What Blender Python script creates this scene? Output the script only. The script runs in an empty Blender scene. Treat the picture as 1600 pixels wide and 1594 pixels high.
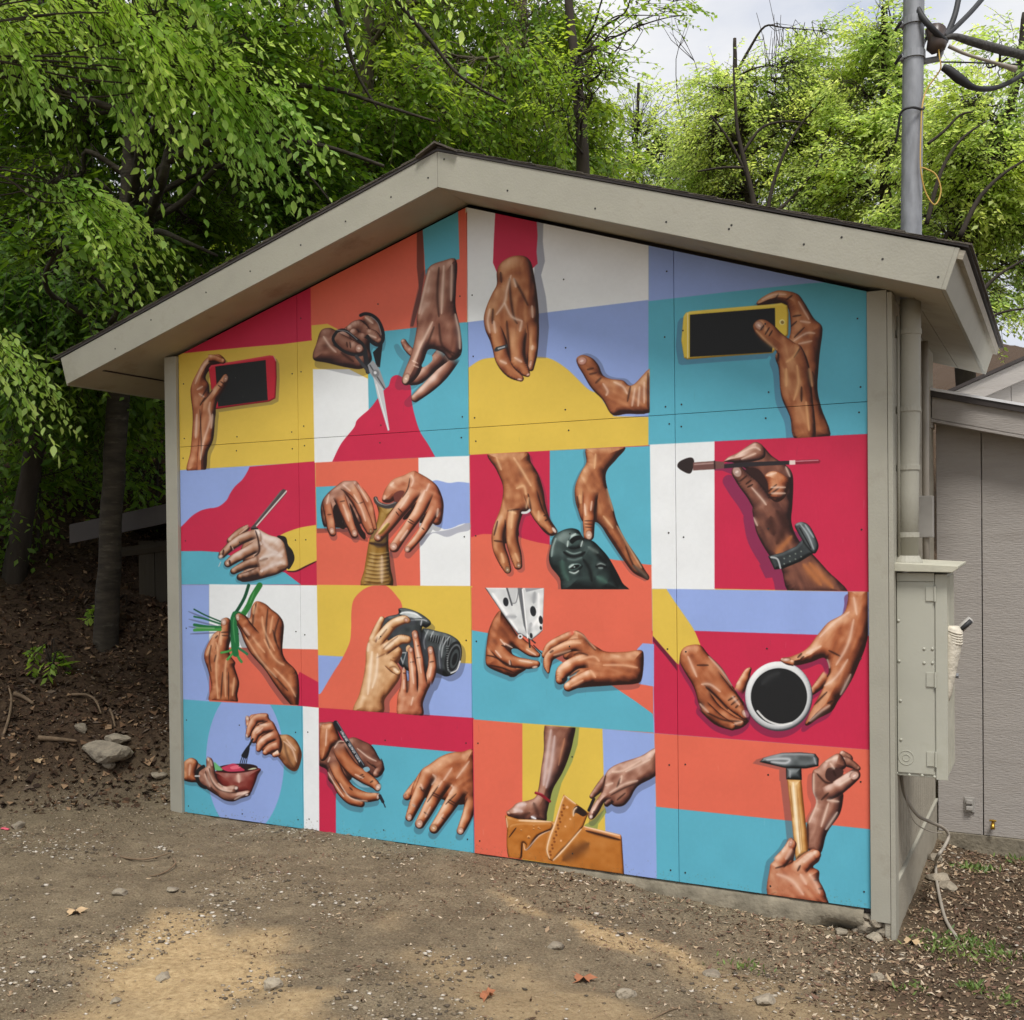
import bpy, bmesh, math, random
import numpy as np
from mathutils import Vector, Matrix
random.seed(7); rng = np.random.RandomState(7)
scene = bpy.context.scene
R = math.radians
# ---------------------------------------------------------------- camera, sky, sun, exposure
CAM = np.array([5.2307, -5.3572, 1.7876]); YAW, PITCH, ROLL = np.radians([-27.1627, -0.6135, -0.6024]); FPX, CYP = 1675.77, 864.26
_f = np.array([math.sin(YAW)*math.cos(PITCH), math.cos(YAW)*math.cos(PITCH), math.sin(PITCH)])
_r = np.array([math.cos(YAW), -math.sin(YAW), 0.]); _u = np.cross(_r, _f)
_r, _u = math.cos(ROLL)*_r+math.sin(ROLL)*_u, -math.sin(ROLL)*_r+math.cos(ROLL)*_u
cam_d = bpy.data.cameras.new('camera'); cam = bpy.data.objects.new('camera', cam_d); scene.collection.objects.link(cam)
cam.matrix_world = Matrix([[_r[0], _u[0], -_f[0], CAM[0]], [_r[1], _u[1], -_f[1], CAM[1]], [_r[2], _u[2], -_f[2], CAM[2]], [0, 0, 0, 1]])
cam_d.sensor_fit = 'HORIZONTAL'; cam_d.sensor_width = 36; cam_d.lens = 36*FPX/1600; cam_d.shift_y = (CYP-797)/1600; cam_d.clip_end = 3000; cam_d.clip_start = .05
scene.camera = cam
def ray(px, py): return _f+(px-800)/FPX*_r-(py-CYP)/FPX*_u
def at(px, py, depth): return CAM+ray(px, py)*depth
def on(px, py, ax, v):
    d = ray(px, py); return CAM+d*((v-CAM[ax])/d[ax])
SUN_EL, SUN_AZ = R(61), R(146)          # azimuth from +Y clockwise: the sun stands behind the camera, to its right
world = bpy.data.worlds.new('World'); scene.world = world; world.use_nodes = True
wn, wl = world.node_tree.nodes, world.node_tree.links; wn.clear()
out = wn.new('ShaderNodeOutputWorld'); sky = wn.new('ShaderNodeTexSky'); sky.sky_type = 'NISHITA'; sky.sun_disc = False
sky.sun_elevation = SUN_EL; sky.sun_rotation = SUN_AZ; sky.air_density = 1.2; sky.dust_density = 3
b1 = wn.new('ShaderNodeBackground'); b1.inputs[1].default_value = .07; wl.new(sky.outputs[0], b1.inputs[0])
b2 = wn.new('ShaderNodeBackground'); b2.inputs[1].default_value = .39
tc = wn.new('ShaderNodeTexCoord'); mp = wn.new('ShaderNodeMapping'); mp.inputs['Scale'].default_value = (1, 1, 2.2); wl.new(tc.outputs['Generated'], mp.inputs[0])
nz = wn.new('ShaderNodeTexNoise'); nz.inputs['Scale'].default_value = 2.6; nz.inputs['Detail'].default_value = 7; nz.inputs['Roughness'].default_value = .55; wl.new(mp.outputs[0], nz.inputs[0])
cc = wn.new('ShaderNodeValToRGB'); cc.color_ramp.elements[0].position = .36; cc.color_ramp.elements[0].color = (.66, .71, .83, 1); cc.color_ramp.elements[1].position = .6; cc.color_ramp.elements[1].color = (1, 1, 1, 1)
wl.new(nz.outputs[0], cc.inputs[0]); wl.new(cc.outputs[0], b2.inputs[0])
mx = wn.new('ShaderNodeMixShader'); mr = wn.new('ShaderNodeMapRange'); mr.inputs[1].default_value = .28; mr.inputs[2].default_value = .42; mr.inputs[3].default_value = .55; mr.inputs[4].default_value = 1
wl.new(nz.outputs[0], mr.inputs[0]); wl.new(mr.outputs[0], mx.inputs[0]); wl.new(b1.outputs[0], mx.inputs[1]); wl.new(b2.outputs[0], mx.inputs[2]); wl.new(mx.outputs[0], out.inputs[0])
sd = bpy.data.lights.new('sun', 'SUN'); sd.energy = 1.5; sd.angle = R(16); sd.color = (1, .97, .925); sun = bpy.data.objects.new('sun', sd); scene.collection.objects.link(sun)
_sv = Vector((math.sin(SUN_AZ)*math.cos(SUN_EL), math.cos(SUN_AZ)*math.cos(SUN_EL), math.sin(SUN_EL)))
sun.rotation_euler = _sv.to_track_quat('Z', 'Y').to_euler(); sun.location = (12, -12, 14)
cy = scene.cycles; cy.max_bounces = 6; cy.diffuse_bounces = 3; cy.glossy_bounces = 2; cy.transmission_bounces = 4; cy.transparent_max_bounces = 4; cy.caustics_reflective = False; cy.caustics_refractive = False; cy.use_adaptive_sampling = True; cy.adaptive_threshold = .02
vs = scene.view_settings; vs.view_transform = 'Standard'; vs.look = 'None'; vs.exposure = 1.32; vs.gamma = 1; vs.use_curve_mapping = False
# ---------------------------------------------------------------- helpers
COL = scene.collection
def srgb(*c):
    return tuple((x/255/12.92 if x/255 <= .04045 else ((x/255+.055)/1.055)**2.4) for x in c)+(1.,)
def link(ob, parent=None):
    COL.objects.link(ob)
    if parent is not None: ob.parent = parent
    return ob
def tag(o, label=None, cat=None, group=None, kind=None):
    if label: o['label'] = label
    if cat: o['category'] = cat
    if group: o['group'] = group
    if kind: o['kind'] = kind
    return o
def thing(name, loc, label, cat, group=None):
    o = bpy.data.objects.new(name, None); o.empty_display_size = .1; o.location = loc; link(o); tag(o, label, cat, group); return o
class MB:
    """collects vertices and faces (world coordinates) for one mesh object"""
    def __init__(s): s.v = []; s.f = []; s.uv = None
    def add(s, v, f):
        o = len(s.v); s.v += [tuple(map(float, p)) for p in v]; s.f += [tuple(i+o for i in q) for q in f]; return s
    def box(s, a, b):
        (x0, y0, z0), (x1, y1, z1) = np.minimum(a, b), np.maximum(a, b)
        return s.add([(x0,y0,z0),(x1,y0,z0),(x1,y1,z0),(x0,y1,z0),(x0,y0,z1),(x1,y0,z1),(x1,y1,z1),(x0,y1,z1)],
                     [(0,3,2,1),(4,5,6,7),(0,1,5,4),(1,2,6,5),(2,3,7,6),(3,0,4,7)])
    def prism(s, front, d):
        n = len(front); F = [np.array(p, float) for p in front]; B = [p+np.array(d) for p in F]
        return s.add(F+B, [tuple(range(n)), tuple(range(2*n-1, n-1, -1))]+[(i, i+n, (i+1) % n+n, (i+1) % n) for i in range(n)])
    def tube(s, pts, rad, sides=8, caps=True):
        P = [np.array(p, float) for p in pts]; n = len(P); rad = [rad]*n if np.isscalar(rad) else list(rad); rings = []; ref = None
        for i in range(n):
            t = P[min(i+1, n-1)]-P[max(i-1, 0)]; t = t/(np.linalg.norm(t)+1e-9)
            if ref is None: ref = np.array([0, 0, 1.]) if abs(t[2]) < .9 else np.array([1., 0, 0])
            a = np.cross(t, ref); a /= np.linalg.norm(a)+1e-9; b = np.cross(t, a); ref = np.cross(a, t)
            rings += [P[i]+rad[i]*(math.cos(k*2*math.pi/sides)*a+math.sin(k*2*math.pi/sides)*b) for k in range(sides)]
        F = [(i*sides+k, i*sides+(k+1) % sides, (i+1)*sides+(k+1) % sides, (i+1)*sides+k) for i in range(n-1) for k in range(sides)]
        if caps: F += [tuple(range(sides-1, -1, -1)), tuple(range((n-1)*sides, n*sides))]
        return s.add(rings, F)
    def build(s, name, mat, parent=None, bevel=0, smooth=False, jitter=0):
        me = bpy.data.meshes.new(name); off = np.zeros(3)
        if parent is not None: off = np.array(parent.location) if parent.parent is None else np.array(parent.location)+np.array(parent.parent.location)
        V = np.array(s.v)
        cen = V.mean(0) if parent is None else off
        me.from_pydata((V-cen).tolist(), [], s.f); me.validate(); me.update()
        bm = bmesh.new(); bm.from_mesh(me); bmesh.ops.recalc_face_normals(bm, faces=bm.faces)
        if bevel: bmesh.ops.bevel(bm, geom=[e for e in bm.edges if e.calc_face_angle(0) > .5], offset=bevel, segments=2, profile=.6, affect='EDGES', clamp_overlap=True)
        bm.to_mesh(me); bm.free()
        if smooth: me.polygons.foreach_set('use_smooth', [True]*len(me.polygons))
        if mat: me.materials.append(mat)
        o = bpy.data.objects.new(name, me); link(o, parent)
        if parent is None: o.location = cen
        return o
def np_mesh(name, V, F, mat, parent=None, loc=None, smooth=False, attr=None):
    """fast mesh from arrays (all faces with the same number of corners)"""
    V = np.asarray(V, np.float32); F = np.asarray(F, np.int32); me = bpy.data.meshes.new(name)
    off = np.zeros(3) if loc is None else np.asarray(loc, np.float32)
    if parent is not None: off = np.array(parent.location, np.float32)
    me.vertices.add(len(V)); me.vertices.foreach_set('co', (V-off).astype(np.float32).ravel())
    k = F.shape[1]; me.loops.add(F.size); me.loops.foreach_set('vertex_index', F.ravel()); me.polygons.add(len(F))
    me.polygons.foreach_set('loop_start', np.arange(0, F.size, k, dtype=np.int32)); me.polygons.foreach_set('loop_total', np.full(len(F), k, np.int32))
    if smooth: me.polygons.foreach_set('use_smooth', np.ones(len(F), bool))
    me.update(calc_edges=True)
    if attr:
        for an, av in attr.items():
            a = me.attributes.new(an, 'FLOAT', 'POINT'); a.data.foreach_set('value', np.asarray(av, np.float32))
    me.materials.append(mat); o = bpy.data.objects.new(name, me); link(o, parent)
    if parent is None: o.location = off
    return o
# ---------------------------------------------------------------- materials
def mat(name, col, rough=.7, metal=0, var=.12, vscale=6, bump=0, bscale=60, wear=None, wscale=3, wamt=.3, spec=.4, stretch=None, rndobj=0):
    m = bpy.data.materials.new(name); m.use_nodes = True; n, l = m.node_tree.nodes, m.node_tree.links; p = n['Principled BSDF']
    p.inputs['Roughness'].default_value = rough; p.inputs['Metallic'].default_value = metal; p.inputs['Specular IOR Level'].default_value = spec
    t = n.new('ShaderNodeTexCoord'); src = t.outputs['Object']
    if stretch:
        q = n.new('ShaderNodeMapping'); q.inputs['Scale'].default_value = stretch; l.new(src, q.inputs[0]); src = q.outputs[0]
    a = n.new('ShaderNodeTexNoise'); a.inputs['Scale'].default_value = vscale; a.inputs['Detail'].default_value = 6; l.new(src, a.inputs[0])
    r = n.new('ShaderNodeValToRGB'); r.color_ramp.elements[0].position = .3; r.color_ramp.elements[1].position = .7
    c = np.array(col[:3]); r.color_ramp.elements[0].color = tuple(c*(1-var))+(1,); r.color_ramp.elements[1].color = tuple(np.minimum(c*(1+var), 1))+(1,)
    l.new(a.outputs[0], r.inputs[0]); last = r.outputs[0]
    if wear is not None:
        b = n.new('ShaderNodeTexNoise'); b.inputs['Scale'].default_value = wscale; b.inputs['Detail'].default_value = 9; b.inputs['Roughness'].default_value = .7; l.new(src, b.inputs[0])
        w = n.new('ShaderNodeMapRange'); w.inputs[1].default_value = .55; w.inputs[2].default_value = .72; w.inputs[4].default_value = wamt; l.new(b.outputs[0], w.inputs[0])
        x = n.new('ShaderNodeMixRGB'); x.inputs[2].default_value = wear; l.new(w.outputs[0], x.inputs[0]); l.new(last, x.inputs[1]); last = x.outputs[0]
    if rndobj:
        oi = n.new('ShaderNodeObjectInfo'); w = n.new('ShaderNodeMapRange'); w.inputs[3].default_value = 1-rndobj; w.inputs[4].default_value = 1+rndobj; l.new(oi.outputs['Random'], w.inputs[0])
        x = n.new('ShaderNodeMixRGB'); x.blend_type = 'MULTIPLY'; x.inputs[0].default_value = 1; l.new(last, x.inputs[1]); l.new(w.outputs[0], x.inputs[2]); last = x.outputs[0]
    l.new(last, p.inputs['Base Color'])
    if bump:
        b = n.new('ShaderNodeTexNoise'); b.inputs['Scale'].default_value = bscale; b.inputs['Detail'].default_value = 4; l.new(src, b.inputs[0])
        k = n.new('ShaderNodeBump'); k.inputs['Strength'].default_value = bump; k.inputs['Distance'].default_value = .01; l.new(b.outputs[0], k.inputs['Height']); l.new(k.outputs[0], p.inputs['Normal'])
    return m
def leaf_mat(name, dark, light, trans=.35, rough=.5):
    m = bpy.data.materials.new(name); m.use_nodes = True; n, l = m.node_tree.nodes, m.node_tree.links; n.clear()
    o = n.new('ShaderNodeOutputMaterial'); g = n.new('ShaderNodeNewGeometry'); r = n.new('ShaderNodeValToRGB')
    r.color_ramp.elements[0].color = dark; r.color_ramp.elements[1].color = light
    l.new(g.outputs['Random Per Island'], r.inputs[0])
    tcx = n.new('ShaderNodeTexCoord'); nx_ = n.new('ShaderNodeTexNoise'); nx_.inputs['Scale'].default_value = 1.1; nx_.inputs['Detail'].default_value = 3; l.new(tcx.outputs['Object'], nx_.inputs[0])
    hv = n.new('ShaderNodeHueSaturation'); mh = n.new('ShaderNodeMapRange'); mh.inputs[1].default_value = .35; mh.inputs[2].default_value = .65; mh.inputs[3].default_value = .515; mh.inputs[4].default_value = .478; l.new(nx_.outputs[0], mh.inputs[0]); l.new(mh.outputs[0], hv.inputs['Hue'])
    mv = n.new('ShaderNodeMapRange'); mv.inputs[1].default_value = .35; mv.inputs[2].default_value = .65; mv.inputs[3].default_value = .78; mv.inputs[4].default_value = 1.2; l.new(nx_.outputs[0], mv.inputs[0]); l.new(mv.outputs[0], hv.inputs['Value']); l.new(r.outputs[0], hv.inputs['Color']); r = hv
    p = n.new('ShaderNodeBsdfPrincipled'); p.inputs['Roughness'].default_value = rough; p.inputs['Specular IOR Level'].default_value = .35; l.new(r.outputs[0], p.inputs['Base Color'])
    t = n.new('ShaderNodeBsdfTranslucent'); h = n.new('ShaderNodeHueSaturation'); h.inputs['Saturation'].default_value = 1.1; h.inputs['Value'].default_value = 1.5; h.inputs['Hue'].default_value = .485; l.new(r.outputs[0], h.inputs['Color']); l.new(h.outputs[0], t.inputs[0])
    x = n.new('ShaderNodeMixShader'); x.inputs[0].default_value = trans; l.new(p.outputs[0], x.inputs[1]); l.new(t.outputs[0], x.inputs[2]); l.new(x.outputs[0], o.inputs[0])
    return m
def island_mat(name, cols, rough=.9):
    m = bpy.data.materials.new(name); m.use_nodes = True; n, l = m.node_tree.nodes, m.node_tree.links; p = n['Principled BSDF']; p.inputs['Roughness'].default_value = rough; p.inputs['Specular IOR Level'].default_value = .2
    g = n.new('ShaderNodeNewGeometry'); r = n.new('ShaderNodeValToRGB'); r.color_ramp.interpolation = 'CONSTANT'
    e = r.color_ramp.elements
    while len(e) < len(cols): e.new(.5)
    for i, c in enumerate(cols): e[i].position = i/len(cols); e[i].color = c
    l.new(g.outputs['Random Per Island'], r.inputs[0]); l.new(r.outputs[0], p.inputs['Base Color']); return m
PAINT = mat('taupe_house_paint', srgb(160, 157, 144), .62, var=.06, vscale=5, bump=.12, bscale=90, wear=srgb(120, 112, 96), wscale=5, wamt=.35)
SOFFIT = mat('taupe_soffit_paint', srgb(158, 150, 132), .7, var=.08, vscale=4, bump=.1, bscale=60, wear=srgb(112, 92, 70), wscale=3, wamt=.5)
SIDING = mat('grey_siding_paint', srgb(160, 154, 148), .7, var=.05, vscale=3, bump=.35, bscale=26, stretch=(1, 1, 6), wear=srgb(124, 114, 104), wscale=2, wamt=.3)
SIDE_S = mat('taupe_siding_paint', srgb(160, 153, 138), .7, var=.08, vscale=3, bump=.3, bscale=20, stretch=(1, 2, 5), wear=srgb(112, 104, 88), wscale=2, wamt=.5)
CONC = mat('weathered_concrete', srgb(126, 118, 102), .95, var=.28, vscale=9, bump=1, bscale=30, wear=srgb(74, 67, 54), wscale=3.5, wamt=.85)
STEEL = mat('galvanised_steel', srgb(140, 142, 146), .5, metal=.35, var=.2, vscale=26, bump=.08, wear=srgb(84, 84, 86), wscale=5, wamt=.65, stretch=(1, 1, .35))
CAB = mat('cabinet_grey_paint', srgb(172, 171, 158), .5, var=.05, vscale=3, bump=.04, wear=srgb(140, 136, 112), wscale=2.5, wamt=.35)
LICH = mat('lichen_stained_paint', srgb(178, 175, 158), .75, var=.12, vscale=9, bump=.15, wear=srgb(152, 148, 116), wscale=6, wamt=.5)
BLACKR = mat('black_rubber', srgb(40, 40, 42), .6, var=.2, vscale=20)
ROOF = mat('asphalt_shingle', srgb(84, 78, 70), .95, var=.25, vscale=60, bump=.6, bscale=160, rndobj=.15)
DARKM = mat('dark_metal_flashing', srgb(60, 54, 52), .5, var=.15)
WHITEM = mat('white_metal_flashing', srgb(235, 236, 238), .35, var=.04)
BARK = mat('grey_brown_bark', srgb(96, 86, 72), .95, var=.35, vscale=5, bump=1, bscale=26, stretch=(1, 1, .35), wear=srgb(128, 124, 108), wscale=6, wamt=.6)
BARKD = mat('dark_bark', srgb(54, 47, 40), .95, var=.3, vscale=8, bump=.8, bscale=30, stretch=(1, 1, .4))
WOODO = mat('weathered_old_boards', srgb(62, 56, 46), .9, var=.25, vscale=3, bump=.5, bscale=20, stretch=(1, 1, .15), rndobj=.2)
STONE = mat('pale_field_stone', srgb(140, 130, 114), .95, var=.3, vscale=14, bump=1, bscale=60, rndobj=.2, wear=srgb(92, 84, 70), wscale=8, wamt=.7)
BARKR = mat('banded_bark', srgb(54, 48, 40), .95, var=.45, vscale=5, bump=1, bscale=12, stretch=(1, 1, 4), wear=srgb(100, 94, 82), wscale=6, wamt=.6)
BRASS = mat('brass', srgb(176, 140, 60), .35, metal=.9)
PLASTIC = mat('grey_plastic_cover', srgb(156, 152, 146), .4)
YWIRE = mat('yellow_wire_sheath', srgb(190, 156, 78), .5)
GRAPH = mat('grey_cable_sheath', srgb(150, 142, 130), .6)
TAPE = mat('weathered_wrap', srgb(196, 188, 172), .6, var=.2, vscale=30, bump=.6, bscale=50)
TWIG = mat('dry_twig', srgb(112, 94, 74), .9, var=.3, vscale=20)
# ---------------------------------------------------------------- the painted mural (flat artwork on the plywood)
# Painted stroke by stroke into an array, in the coordinates of the plywood wall.
MX0, MY0, MW, MH, MS = 262, 312, 1112, 1126, 1.7
CW, CH = int(MW*MS), int(MH*MS)
canvas = np.zeros((CH, CW, 3), np.float32)
RED=(196,40,74); CORAL=(221,104,82); YEL=(219,187,78); TEAL=(90,173,195); PERI=(146,168,224); WHT=(231,234,236)
def cr(pts, closed=False, n=5):
    P=np.asarray(pts,float); out=[]; N=len(P)
    if N<3: return P
    for i in range(N if closed else N-1):
        if closed: p0,p1,p2,p3=P[i-1],P[i],P[(i+1)%N],P[(i+2)%N]
        else: p0,p1,p2,p3=P[max(i-1,0)],P[i],P[i+1],P[min(i+2,N-1)]
        for t in np.arange(n)/n:
            out.append(.5*((2*p1)+(-p0+p2)*t+(2*p0-5*p1+4*p2-p3)*t*t+(-p0+3*p1-3*p2+p3)*t**3))
    if not closed: out.append(P[-1])
    return np.array(out)
class Tile:
    def __init__(s, ox, oy, sc): s.o=np.array([ox,oy],float); s.sc=sc; s.k=MS/sc
    def c(s, pts):
        P=np.asarray(pts,float).copy()
        P[:,:2]=(P[:,:2]/s.sc+s.o-[MX0,MY0])*MS
        if P.shape[1]>2: P[:,2]*=s.k
        return P
def box(P, pad):
    x0=int(max(0,P[:,0].min()-pad)); x1=int(min(CW,P[:,0].max()+pad+1)); y0=int(max(0,P[:,1].min()-pad)); y1=int(min(CH,P[:,1].max()+pad+1))
    return x0,max(x1,x0+1),y0,max(y1,y0+1)
def grid(b):
    x,y=np.meshgrid(np.arange(b[0],b[1])+.5,np.arange(b[2],b[3])+.5); return x.astype(np.float32),y.astype(np.float32)
def sdf_poly(P,b):
    x,y=grid(b); d=np.full(x.shape,1e12,np.float32); ins=np.zeros(x.shape,bool); N=len(P)
    for i in range(N):
        ax,ay=P[i]; bx,by=P[(i+1)%N]; ex,ey=bx-ax,by-ay; L=ex*ex+ey*ey
        if L<1e-9: continue
        wx,wy=x-ax,y-ay; t=np.clip((wx*ex+wy*ey)/L,0,1); qx,qy=wx-ex*t,wy-ey*t
        np.minimum(d,qx*qx+qy*qy,out=d)
        if ay!=by:
            ins^=((ay>y)!=(by>y))&(x<(ex*(y-ay)/ey+ax))
    d=np.sqrt(d); return np.where(ins,d,-d)
def ramp(v,pal):
    pal=np.asarray(pal,np.float32); n=len(pal)-1; u=np.clip(v,0,1)*n; i=np.minimum(u.astype(int),n-1); f=(u-i)[...,None]
    return pal[i]*(1-f)+pal[i+1]*f
def put(b,col,a):
    s=canvas[b[2]:b[3],b[0]:b[1]]; s+=(np.asarray(col,np.float32)-s)*a[...,None]
_rs=np.random.RandomState(5)
def vnoise(shape,cell):
    h,w=shape; g=_rs.rand(int(h/cell)+3,int(w/cell)+3).astype(np.float32)
    yy=np.arange(h)/cell; xx=np.arange(w)/cell; i=yy.astype(int); j=xx.astype(int); fy=(yy-i)[:,None]; fx=(xx-j)[None]
    fy=fy*fy*(3-2*fy); fx=fx*fx*(3-2*fx)
    return (g[i][:,j]*(1-fy)*(1-fx)+g[i+1][:,j]*fy*(1-fx)+g[i][:,j+1]*(1-fy)*fx+g[i+1][:,j+1]*fy*fx)
_tab=_rs.rand(256,256).astype(np.float32)
def streak(u,w):
    i=np.floor(u).astype(int); j=np.floor(w).astype(int); a=u-i; b=w-j; a=a*a*(3-2*a); b=b*b*(3-2*b)
    g=lambda p,q:_tab[p%256,q%256]
    return g(i,j)*(1-a)*(1-b)+g(i+1,j)*a*(1-b)+g(i,j+1)*(1-a)*b+g(i+1,j+1)*a*b
def flatc(T,curve,rest,col): flat(T,[tuple(p) for p in cr(np.array(curve,float),n=6)]+list(rest),col)
def flat(T,pts,col,smooth=False,a=1.,g=None,soft=.6):
    P=T.c(pts); 
    if smooth: P=cr(P,True)
    b=box(P,2); d=sdf_poly(P,b); m=np.clip(d/soft*.5+.5,0,1)*a
    c=np.asarray(col,np.float32)
    if g is not None:
        x,y=grid(b); (gx,gy,col2)=g; u=((x-b[0])/(b[1]-b[0])*gx+(y-b[2])/(b[3]-b[2])*gy)
        u=np.clip(u if gx+gy>0 else u+1,0,1)[...,None]; c=c*(1-u)+np.asarray(col2,np.float32)*u
    put(b,c,m)
def brush(T,pts,col,w,a=.6,clip=None,hard=False,taper=True):
    P=T.c([(p[0],p[1]) for p in pts]); P=cr(P,n=4); w=max(w*T.k,.5); b=box(P,w*2.2+2); x,y=grid(b); d=np.full(x.shape,1e9,np.float32); tt=np.zeros_like(d); N=len(P)
    for i in range(N-1):
        ax,ay=P[i]; ex,ey=P[i+1]-P[i]; L=ex*ex+ey*ey+1e-9; t=np.clip(((x-ax)*ex+(y-ay)*ey)/L,0,1)
        q=np.hypot(x-ax-ex*t,y-ay-ey*t); k=q<d; d=np.where(k,q,d); tt=np.where(k,(i+t)/(N-1),tt)
    ww=w*(np.sqrt(np.clip(1-(2*tt-1)**2,0,1))*.75+.25) if taper else w
    m=np.clip(ww-d+.5,0,1) if hard else np.exp(-(d/ww)**2*1.6)
    m=m*a
    if clip is not None: m=m*clip[b[2]:b[3],b[0]:b[1]]
    put(b,col,m)
SK={'w':[(40,17,12),(106,50,30),(168,94,58),(208,146,106),(248,220,198)],
    'd':[(34,18,18),(80,46,40),(126,78,62),(172,124,104),(234,204,190)],
    'b':[(44,21,16),(112,58,36),(162,96,60),(204,146,102),(246,216,192)],
    't':[(84,44,26),(152,96,58),(196,144,98),(224,184,142),(250,230,206)],
    'r':[(52,24,18),(132,66,44),(180,106,74),(208,150,116),(246,218,198)],
    'p':[(44,26,24),(112,72,52),(170,120,92),(206,176,158),(240,228,222)],
    'g':[(14,15,16),(38,42,44),(70,76,78),(120,128,130),(228,232,232)],
    's':[(60,62,66),(130,132,136),(180,182,184),(214,216,217),(246,247,246)],
    'k':[(12,16,17),(30,40,40),(52,68,66),(92,116,112),(206,220,216)],
    'c':[(70,36,12),(142,82,28),(178,106,38),(196,128,62),(232,188,140)],
    'o':[(46,30,10),(110,76,26),(146,106,42),(176,140,76),(226,206,170)],
    'm':[(46,10,12),(92,26,24),(122,42,36),(150,80,70),(214,186,180)],
    'h':[(110,62,24),(176,116,56),(208,156,92),(230,192,134),(250,232,200)],
    'y':[(150,116,34),(204,170,60),(226,196,70),(236,212,100),(248,238,190)],
    'R':[(120,14,28),(176,24,44),(200,34,54),(214,70,84),(240,170,170)]}
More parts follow.
